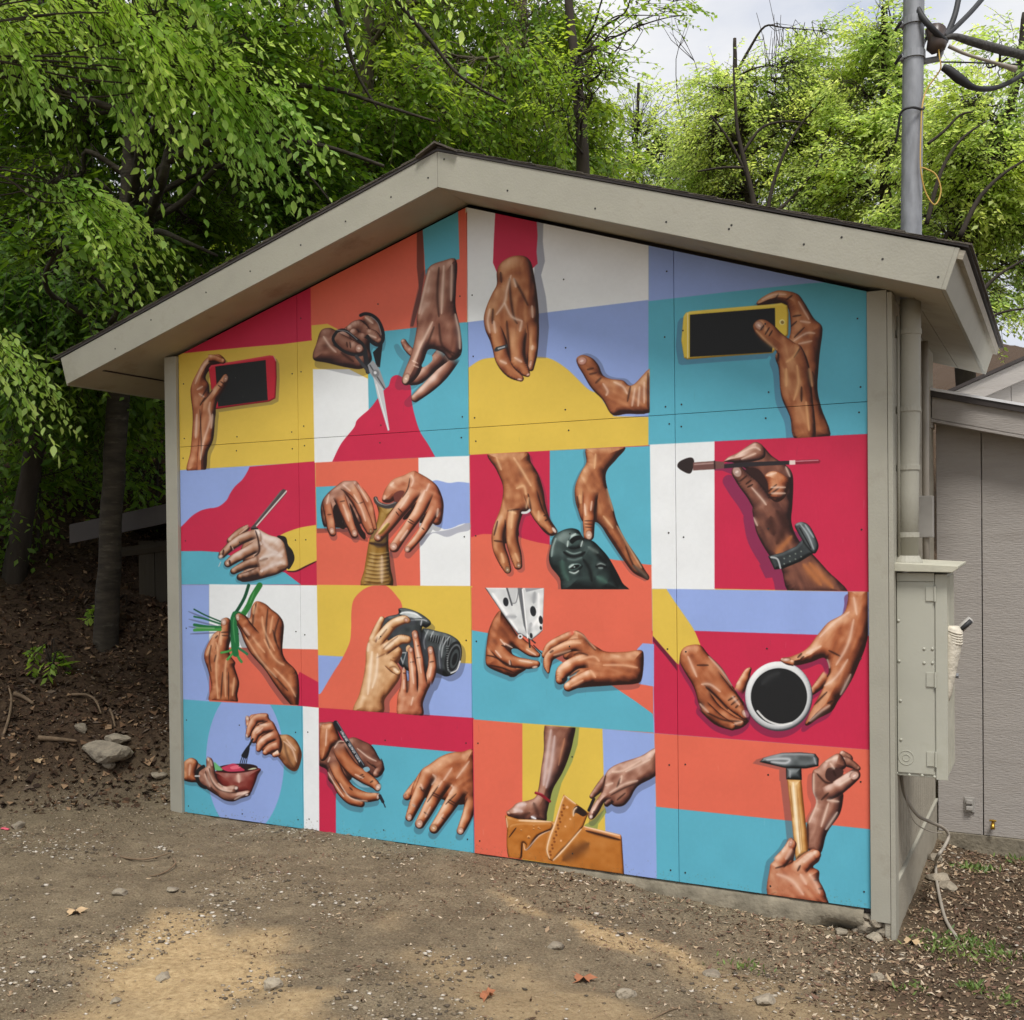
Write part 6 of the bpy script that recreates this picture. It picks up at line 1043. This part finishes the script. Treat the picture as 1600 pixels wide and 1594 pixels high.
# near tree just off the left edge, its bright sprays reaching into view
bC = np.array((-2.35, -1.9, float(gz(-2.35, -1.9)))); dC = 6.2
tC = [bC-np.array((0, 0, .2)), bC+np.array((.05, .03, 1.6)), bC+np.array((.18, .1, 3.2)), bC+np.array((.45, .15, 4.8)), bC+np.array((.8, .2, 6.4)), bC+np.array((1.1, .2, 8.))]
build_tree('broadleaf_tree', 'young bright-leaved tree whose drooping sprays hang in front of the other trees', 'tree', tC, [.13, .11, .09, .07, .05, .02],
    [blob(10, 10, dC+.6, 60, 40, .3, 45, 5, .12), blob(130, 25, dC+.7, 80, 40, .3, 67, 6, .12), blob(220, 60, dC+.8, 80, 40, .3, 62, 6, .12), blob(310, 105, dC+.9, 70, 30, .3, 45, 5, .12), blob(385, 145, dC+1., 40, 18, .2, 18, 4, .12), blob(330, -150, dC+.6, 320, 70, .9, 175, 12), blob(70, 270, dC+.8, 60, 30, .25, 35, 4, .12), blob(140, 300, dC+.9, 40, 20, .2, 16, 3, .12), blob(-10, 540, dC+1., 40, 40, .25, 16, 3, .15), ((.2, -2.7, 7.4), (2.5, 2.1, .8), 640, 20, .25)], 13, L_BRI, BARKD, ll=.078, nl=16, tl=.58, droop=.5, wr=.25, limb_r=.014, twig_r=.003, fine=True)  # last blob: unseen overhead foliage added to shade the left wall
# trees behind the shed
def gtree(px, D, seed, label, blobs, lm, trunk_px=None, r0=.15, bark=BARK, **kw):
    base = at(px, 880, D); base[2] = float(gz(base[0], base[1]))-.2
    if trunk_px is None: trunk_px = [(px+4, 500), (px+10, 250), (px+16, 20), (px+22, -200)]
    tp = [base]+[at(a, b, D) for a, b in trunk_px]
    return build_tree('broadleaf_tree', label, 'tree', tp, list(np.linspace(r0, .025, 6)), blobs, seed, lm, bark, **kw)
gtree(560, 11, 21, 'broad green tree spreading over the left roof slope of the shed', [blob(560, 110, 10.8, 200, 170, 1.2, 720, 22, .15), blob(700, 180, 10.6, 170, 120, 1.0, 600, 18, .15), blob(480, 300, 11., 170, 110, 1., 480, 14, .16), blob(620, -110, 10.6, 320, 150, 1.4, 600, 20), blob(330, 480, 11.4, 200, 90, .8, 380)], L_MID, ll=.09, nl=12, tl=.48, droop=.4)
gtree(800, 12.5, 22, 'dense green tree with hanging foliage behind the roof ridge', [blob(800, 230, 12, 130, 90, 1., 640), blob(835, 130, 11.6, 85, 90, .9, 420), blob(760, 20, 11.8, 170, 110, 1.1, 600), blob(900, 260, 12.6, 60, 60, .6, 220), blob(850, 40, 11.4, 50, 50, .5, 100)], L_MID, ll=.085, nl=11, tl=.45, droop=.4)
# forest farther up the bank, shade put into its darker leaf colour
for k, (px, D, blobs_) in enumerate(((40, 14.5, ((40, 420, 200, 260), (120, 150, 220, 200))), (240, 15.5, ((240, 560, 170, 160), (230, 300, 200, 200))), (430, 15, ((430, 330, 200, 190), (400, 80, 240, 200))), (640, 16, ((640, 200, 220, 190),)), (-120, 13.5, ((-100, 500, 190, 260), (-100, 150, 220, 220))))):
    gtree(px, D, 30+k, ['slim dark tree deep in the woods left of the banded trunk', 'shaded tree deep in the woods above the old board shed', 'shaded tree deep in the woods over the left roof slope', 'shaded tree deep in the woods behind the roof ridge', 'shaded tree at the outer edge of the woods on the bank'][k], [blob(a, b, D, c, d_, 1.2, 640, 20, .2) for a, b, c, d_ in blobs_]+[(at(px, -330, D-2.5), np.array((2.6, 2.6, 1.1)), 420, 20, .25)], L_DARK if k < 3 or k == 4 else L_DEEP, r0=.2, bark=BARKD, ll=.15, nl=9, tl=.6, droop=.3, nlimb=4)  # final blob of each: unseen high crown added to shade the woods
# bright young trees on the right
gtree(990, 19, 41, 'thin pale-green sapling showing sky above the right roof slope', [blob(1000, 230, 19, 70, 110, .9, 620, 20, .22), blob(960, 290, 19, 50, 60, .6, 320, 10), blob(1060, 270, 19, 70, 70, .8, 380, 12)], L_YOU, [(990, 500), (992, 300), (998, 130)], .07, ll=.08, nl=9, tl=.4, droop=.2, limb_r=.025, bark=BARKD)
gtree(1180, 17, 42, 'crooked-stemmed young tree with dark limbs behind the right roof slope', [blob(1160, 150, 17, 55, 60, .8, 420, 14), blob(1120, 250, 17, 90, 75, .9, 560, 18), blob(1230, 230, 17, 100, 85, 1., 700, 20), blob(1190, 320, 17, 130, 60, .9, 760, 20), blob(1262, 120, 17, 75, 75, .8, 620, 18), blob(1210, 140, 17, 60, 55, .8, 340, 12)], L_YOU, [(1178, 420), (1172, 310), (1158, 230), (1150, 150), (1148, 60)], .12, BARKD, ll=.08, nl=9, tl=.42, droop=.2, limb_r=.04, nlimb=4, extra=[([at(*q, 15.7) for q in e], a_, .012) for e, a_ in (([(1184, 380), (1180, 330), (1172, 290), (1160, 240), (1152, 200), (1148, 140), (1146, 100)], .055), ([(1164, 262), (1130, 262), (1090, 268)], .025), ([(1196, 360), (1205, 300), (1225, 240), (1255, 190), (1300, 140)], .035), ([(1215, 330), (1255, 290), (1290, 230), (1300, 180)], .03), ([(1160, 240), (1190, 200), (1230, 190), (1270, 195)], .025), ([(1170, 280), (1140, 220), (1110, 180)], .025))])
gtree(1385, 16, 43, 'tall pointed light-green tree left of the service mast', [blob(1378, 60, 16, 38, 60, .6, 380, 12), blob(1368, 160, 16, 65, 70, .8, 640, 16), blob(1345, 280, 16, 95, 80, 1., 860, 18), blob(1390, 360, 16, 90, 50, .7, 600, 14)], L_YOU, [(1384, 420), (1383, 250), (1381, 120), (1380, 10)], .12, BARKD, ll=.085, nl=10, tl=.4, droop=.2)
gtree(1530, 14, 44, 'wide leafy tree with dark forked limbs right of the service mast', [blob(1500, 200, 14, 75, 65, .8, 560, 16), blob(1560, 280, 14, 85, 75, .9, 700, 16), blob(1480, 340, 14, 60, 55, .7, 460, 12), blob(1580, 400, 14, 60, 70, .8, 260, 12), blob(1540, 480, 14, 60, 50, .6, 130, 8), blob(1640, 200, 14, 80, 120, 1., 400, 14), blob(1580, 90, 14, 50, 50, .6, 110, 8)], L_YOU, [(1500, 420), (1520, 320), (1560, 220), (1590, 120), (1600, 20)], .14, BARKD, ll=.085, nl=10, tl=.42, droop=.25, limb_r=.045, nlimb=4, extra=[([at(*q, 12.8) for q in e], a_, .01) for e, a_ in (([(1448, 350), (1470, 270), (1500, 220), (1540, 190)], .03), ([(1500, 370), (1530, 310), (1570, 270), (1620, 240)], .035), ([(1530, 460), (1560, 430), (1610, 400)], .03), ([(1520, 520), (1560, 490), (1620, 480)], .022), ([(1450, 225), (1475, 205), (1500, 180), (1520, 175)], .02))])
gtree(1290, 24, 45, 'hazy light-green tree far behind the others on the right', [blob(1250, 270, 24, 150, 90, 1.5, 900, 24), blob(1440, 280, 24, 130, 110, 1.5, 900, 24), blob(1080, 320, 25, 120, 55, 1.5, 560, 18), blob(1560, 330, 24, 110, 120, 1.5, 600, 18)], L_YOU, [(1290, 500), (1290, 350), (1290, 260)], .16, BARKD, ll=.12, nl=9, tl=.55, droop=.2)
# sparse blossoming branch hanging across the sky
gtree(930, 9.6, 46, 'sparse budding tree reaching thin dark branches across the open sky', [blob(945, 85, 9.2, 45, 55, .4, 26, 8, .16), blob(985, 25, 9.2, 45, 20, .3, 14, 6, .16), blob(1060, 12, 9.3, 50, 16, .3, 14, 5, .16), blob(900, 130, 9.2, 60, 60, .4, 90, 10, .2)], L_MID, [(925, 560), (915, 330), (905, 160), (890, 20), (880, -160)], .09, BARKD, ll=.055, nl=9, tl=.3, droop=.1, limb_r=.012, nlimb=4, twig_r=.003)
# bare twigs
for k, (px, py) in enumerate(((1090, 60), (1180, 30), (1235, 40))):
    rg = np.random.RandomState(60+k); m = MB(); b = at(px+20, 330, 17.5)
    for q in range(2):
        e = at(px+rg.uniform(-45, 45), py+rg.uniform(-20, 50), 17.5+rg.uniform(-.4, .4)); s0 = b+(e-b)*rg.uniform(0, .2); mid = (s0+e)/2+rg.normal(size=3)*.18; pts = cr(np.array([s0, (s0+mid)/2+rg.normal(size=3)*.08, mid, (mid+e)/2+rg.normal(size=3)*.1, e]), n=3); m.tube(pts, list(np.linspace(.014, .004, len(pts))), 5)
        for w in range(5):
            c = pts[rg.randint(4, len(pts)-1)]; f_ = c+(e-s0)*rg.uniform(.12, .28)+rg.normal(size=3)*.16; m.tube([c, (c+f_)/2+rg.normal(size=3)*.05, f_], [.006, .005, .003], 4)
    b = MB(); base = at(px+20, 880, 17.5); base[2] = float(gz(base[0], base[1]))-.1; m.tube([base, at(px+22, 500, 17.5), at(px+20, 330, 17.5)], [.05, .035, .014], 6)
    tag(m.build('bare_sapling', BARKD), ['leafless sapling with wispy twigs above the right roof slope', 'leafless sapling with upright twigs by the crooked-stemmed tree', 'leafless sapling with forked twigs left of the pointed light-green tree'][k], 'sapling', 'bare saplings against the sky')
# understory shrubs on the bank
def shrub(px, py, label, n, r, seed, lm, ll=.085, dz=.35, nl=9):
    b = hit(px, py); return build_tree('shrub', label, 'shrub', [b-np.array((0, 0, .05)), b+np.array((.02, 0, r*.5)), b+np.array((.05, .02, r*1.2))], [.018, .012, .005], [(b+np.array((0, 0, r*.9)), np.array((r, r, r*.9)), n, max(5, n//14), .25)], seed, lm, BARKD, ll=ll, nl=nl, tl=r*.5, droop=.3, limb_r=.008, twig_r=.0025, sides=6)
for k, (px, py, n, r, lab) in enumerate(((60, 860, 150, .8, 'shaded shrub at the foot of the leaning dark tree'), (130, 800, 170, .9, 'shaded shrub between the two nearest trunks'), (245, 790, 150, .8, 'shaded shrub hanging over the old board shed'), (20, 770, 170, 1.0, 'shaded shrub high on the bank at the edge of the woods'), (190, 720, 170, 1.0, 'shaded shrub under the left eave behind the banded trunk'), (-40, 860, 130, .8, 'shaded shrub at the outer edge of the bank'))):
    shrub(px, py, lab, n, r, 70+k, L_DEEP, ll=.1)
shrub(78, 1062, 'small bright seedling growing on the bare bank', 16, .17, 81, L_MID, .085, nl=7)
shrub(160, 972, 'tiny leafy sprig at the base of the banded trunk', 8, .12, 82, L_MID, .09, nl=6)
# ---------------------------------------------------------------- litter, chips and gravel
def region(n, x0, x1, y0, y1): return rng.uniform(x0, x1, n), rng.uniform(y0, y1, n)
def inshed(x, y): return (x > -.12) & (x < 4.53) & (y > -.005) & (y < 2.3) | (y > 1.93) & (x > 4.4)
def flakes(n, reg, smin, smax, asp, dens, lift=.004, tilt=.5, curl=.25):
    x, y = region(n, *reg); k = (rng.rand(n) < dens(x, y)) & ~inshed(x, y); x, y = x[k], y[k]; n = len(x)
    s = smin*(smax/smin)**(rng.rand(n)**1.8); a = rng.uniform(0, 6.283, n); w_ = s*asp*(.6+.8*rng.rand(n))
    d = np.stack([np.cos(a), np.sin(a), rng.normal(size=n)*tilt*.5], -1); d = unit(d); nn_ = unit(np.stack([rng.normal(size=n)*tilt*.6, rng.normal(size=n)*tilt*.6, np.ones(n)], -1)); sd_ = unit(np.cross(nn_, d))
    P = np.stack([x, y, gz(x, y)+lift+s*.12*rng.rand(n)], -1); cl = (nn_*(s*curl*rng.normal(size=n))[:, None])
    v = np.stack([P-d*s[:, None]*.5+cl, P+sd_*w_[:, None]*.5, P+d*s[:, None]*.5+cl*.7, P-sd_*w_[:, None]*.5], 1).reshape(-1, 3); b = np.arange(n)[:, None]*4
    return v, np.stack([b+[0, 1, 3], b+[1, 2, 3]], 1).reshape(-1, 3)
def pebbles(n, reg, smin, smax, dens, sink=.25, flat=.6):
    x, y = region(n, *reg); k = (rng.rand(n) < dens(x, y)) & ~inshed(x, y); x, y = x[k], y[k]; n = len(x); s = smin*(smax/smin)**(rng.rand(n)**2.2)
    o = np.array([(1, 0, 0), (-.5, .87, 0), (-.5, -.87, 0), (.5, .6, .6), (-.8, 0, .6), (.4, -.7, .6), (.1, 0, -.7)], float); V = o[None]*(.65+.7*rng.rand(n, 7, 1)); a = rng.uniform(0, 6.283, n); c_, s_ = np.cos(a)[:, None], np.sin(a)[:, None]
    X = (V[..., 0]*c_-V[..., 1]*s_)*s[:, None]; Y = (V[..., 0]*s_+V[..., 1]*c_)*s[:, None]*.8; Z = V[..., 2]*s[:, None]*flat
    v = np.stack([x[:, None]+X, y[:, None]+Y, (gz(x, y)+s*(.3-sink))[:, None]+Z], -1).reshape(-1, 3); b = np.arange(n)[:, None]*7
    return v, np.stack([b+t for t in ((0, 3, 5), (1, 4, 3), (2, 5, 4), (3, 4, 5), (0, 1, 3), (1, 2, 4), (2, 0, 5), (0, 6, 1), (1, 6, 2), (2, 6, 0))], 1).reshape(-1, 3)
def bank(x, y): return (x+.35)*-.77+(y-.25)*.64
CHIP = island_mat('wood_chip_mulch', [srgb(*c) for c in ((92, 74, 58), (120, 98, 78), (146, 124, 100), (72, 56, 44), (164, 144, 118), (108, 84, 70), (182, 166, 144), (98, 80, 64))])
LITT = island_mat('brown_leaf_litter', [srgb(*c) for c in ((66, 50, 38), (86, 64, 48), (52, 40, 32), (104, 80, 60), (74, 54, 42), (140, 114, 88), (96, 82, 70))])
GRAV = island_mat('mixed_gravel', [srgb(*c) for c in ((142, 130, 112), (116, 104, 88), (166, 156, 140), (92, 82, 70), (128, 112, 90), (104, 92, 76), (192, 184, 172), (84, 76, 66))])
v, f = flakes(60000, (2.4, 6.2, -2.6, 1.95), .012, .05, .36, lambda x, y: np.clip(sst(3.7, 4.7, x+.8*(fbm(x*2, y*2, 3, 1)-.5))*.9+.35*sst(-1.1, -.1, y), 0, 1)); tag(np_mesh('wood_chips', v, f, CHIP), 'scattered brown wood chips beside the shed corner', 'wood chips', kind='stuff')
v, f = flakes(42000, (-1.5, 5.2, -2.9, .0), .006, .034, .35, lambda x, y: np.clip(.1+.8*sst(-.6, -.02, y)+.95*sst(.5, .62, fbm(x*2.4, y*2.4, 4, 8)), 0, .95), lift=.002); tag(np_mesh('dry_debris', v, f, CHIP), 'fine dry debris strewn over the dirt yard', 'debris', kind='stuff')
v, f = flakes(80000, (-6, .2, -2.6, 6.5), .02, .085, .55, lambda x, y: sst(-.15, .5, bank(x, y)+.5*(fbm(x*2, y*2, 3, 2)-.5)), lift=.006, tilt=.7, curl=.35); tag(np_mesh('leaf_litter', v, f, LITT), 'dark fallen leaves covering the wooded bank', 'leaf litter', kind='stuff')
v, f = pebbles(80000, (-2.2, 6.2, -2.9, 1.9), .003, .017, lambda x, y: np.clip(.06+1.5*sst(.48, .64, fbm(x*2.1, y*2.1, 4, 6)), 0, 1)*np.where(bank(x, y) > .3, .25, 1)); tag(np_mesh('gravel', v, f, GRAV), 'small mixed gravel scattered over the dirt yard', 'gravel', kind='stuff')
STICK = TWIG
rocks = [(167, 1183, .19, 'large pale boulder lying on the leaf-littered bank', .45), (182, 1163, .09, 'rough stone resting behind the large pale boulder', .6), (170, 1200, .06, 'small knobbly stone in front of the large pale boulder', .8), (128, 1146, .055, 'pale stone uphill of the large boulder', .8), (248, 1213, .075, 'flat stone between the large boulder and the corner board', .4),
         (28, 1294, .045, 'rounded tan stone beside the pink scrap', .7), (187, 1398, .035, 'triangular white pebble near the curved stick', .7), (256, 1530, .042, 'pale flat pebble on the buff patch', .4), (427, 1546, .045, 'grey pointed stone at the edge of the buff patch', .8), (180, 1569, .03, 'low tan pebble at the outer edge of the buff patch', .5), (268, 1394, .04, 'flat tan stone chip near the curved stick', .3), (980, 1557, .05, 'pale grey rock beside the fallen maple leaf', .6), (1195, 1569, .045, 'tan rounded rock on the pale dirt', .6), (1371, 1533, .035, 'white stone among the wood chips', .8), (1112, 1524, .05, 'buried tan stone near the grass tuft', .35), (868, 1484, .04, 'dark small stone at the edge of the pale sand strip', .6), (1315, 1462, .04, 'pale stone below the broken footing', .6), (1366, 1470, .05, 'grey stone under the shed corner', .6), (1465, 1375, .07, 'crumbled white rock beside the loose cable', .5), (1480, 1388, .06, 'pale broken rock next to the crumbled white rock', .5), (1463, 1345, .05, 'small pale rock against the skirt board', .6)]
for k, (px, py, s, lab, fl) in enumerate(rocks):
    h = hit(px, py); V, F_ = rock((h[0], h[1], float(gz(h[0], h[1]))+s*fl*.35), s, 100+k, fl, 3 if s > .08 else 2); tag(MB().add(V, F_).build('rock', STONE), lab, 'rock', 'loose rocks on the ground')
def stick(pts, r, lab, m=TWIG):
    P = cr(np.array([hit(a, b)+np.array((0, 0, r+dz)) for a, b, dz in pts]), n=4); tag(MB().tube(P, list(np.linspace(r, r*.5, len(P))), 6).build('stick', m, smooth=True), lab, 'stick', 'fallen sticks')
stick([(188, 1340, .0), (202, 1346, .01), (225, 1348, .012), (250, 1345, .02), (268, 1342, .03)], .007, 'pale stick lying on the dirt near the curved one')
stick([(270, 1348, .02), (274, 1356, .02), (262, 1365, .01), (245, 1371, .006), (232, 1370, .0)], .006, 'curved pale stick on the bare dirt')
stick([(60, 1160, .01), (90, 1162, .012), (120, 1165, .01)], .022, 'thick grey stick lying below the seedling')
stick([(112, 1092, .02), (135, 1098, .05), (150, 1108, .05), (158, 1120, .01)], .012, 'bent pale twig below the seedling')
stick([(22, 1090, .01), (38, 1098, .02), (52, 1106, .01)], .02, 'short dark stick on the bank')
stick([(172, 1113, .01), (176, 1126, .02), (180, 1140, .01)], .012, 'short upright-lying twig above the large boulder')
stick([(4, 1155, .0), (14, 1130, .03), (18, 1105, .05), (13, 1080, .03)], .012, 'curved root-like stick at the edge of the bank')
stick([(1020, 1594, .0), (1045, 1582, .004), (1062, 1577, .004)], .004, 'thin dry straw near the pale grey rock')
def fallen_leaf(px, py, s, rot, lab, col):
    h = hit(px, py); c = np.array((h[0], h[1], float(gz(h[0], h[1]))+.012)); V = [c+np.array((0, 0, .006))]
    for k in range(20):
        a = k/20*6.283; rr = s*(1.0 if k % 4 == 0 else .5 if k % 2 else .68)*(1 if k < 14 else .8); V.append(c+np.array((rr*math.cos(a+rot), rr*math.sin(a+rot), .012*math.sin(a*3)+.006*random.random())))
    m = MB(); m.add(V, [(0, k+1, (k+1) % 20+1) for k in range(20)]); o = m.build('fallen_leaf', col); sol = o.modifiers.new('thickness', 'SOLIDIFY'); sol.thickness = .0008; tag(o, lab, 'leaf', 'fallen leaves')
LB = mat('dry_maple_leaf', srgb(150, 96, 66), .8, var=.2, vscale=30); LT = mat('dry_tan_leaf', srgb(176, 150, 116), .8, var=.2, vscale=30)
fallen_leaf(912, 1535, .06, .4, 'russet fallen maple leaf on the dirt yard', LB); fallen_leaf(760, 1562, .05, 1.2, 'russet fallen leaf nearer the buff patch', LB); fallen_leaf(118, 1428, .06, .9, 'crumpled tan leaf on the dirt below the bank', LT); fallen_leaf(60, 1192, .08, 2., 'tan fallen leaf beside the thick grey stick', LT); fallen_leaf(1425, 1478, .055, 0., 'tan fallen leaf at the shed corner', LT)
tag(MB().add(*rock(tuple(hit(8, 1298)+np.array((0, 0, .012))), .03, 9, .3)).build('litter_scrap', mat('pink_plastic', srgb(206, 84, 104), .5)), 'scrap of pink plastic at the foot of the bank', 'scrap')
# weeds
GRASS = leaf_mat('weed_green', srgb(82, 108, 52), srgb(126, 148, 82), .3)
def tuft(px, py, n, rad, h_, lab):
    b = hit(px, py); x = b[0]+rng.normal(size=n)*rad; y = b[1]+rng.normal(size=n)*rad; P = np.stack([x, y, gz(x, y)], -1); D = unit(np.stack([rng.normal(size=n)*.8, rng.normal(size=n)*.8, np.ones(n)*.7], -1)); N = unit(rng.normal(size=(n, 3))); v, f = leaf_arrays(P, D, N, h_*.55*(.4+rng.rand(n)), .16, .03)
    o = np_mesh('weed_tuft', v, f, GRASS, loc=b); tag(o, lab, 'weed', None, 'stuff')
for a in ((1505, 1478, 240, .10, .06, 'low weed patch where the loose cable ends'), (1545, 1490, 90, .06, .06, 'small weed patch right of the loose cable end'), (1522, 1360, 130, .05, .07, 'feathery green weed near the outbuilding'), (1460, 1480, 80, .06, .05, 'thin weed sprouts near the shed corner'), (1515, 1545, 60, .03, .06, 'bright weed sprig among the wood chips'), (1570, 1560, 40, .03, .05, 'small weed sprig near the edge of the wood chips'), (1160, 1510, 60, .06, .05, 'sparse grass tuft in front of the footing'), (1425, 1545, 40, .05, .05, 'sparse weed blades beside the white stone'), (1590, 1345, 60, .06, .06, 'mossy weeds against the outbuilding base')): tuft(*a)
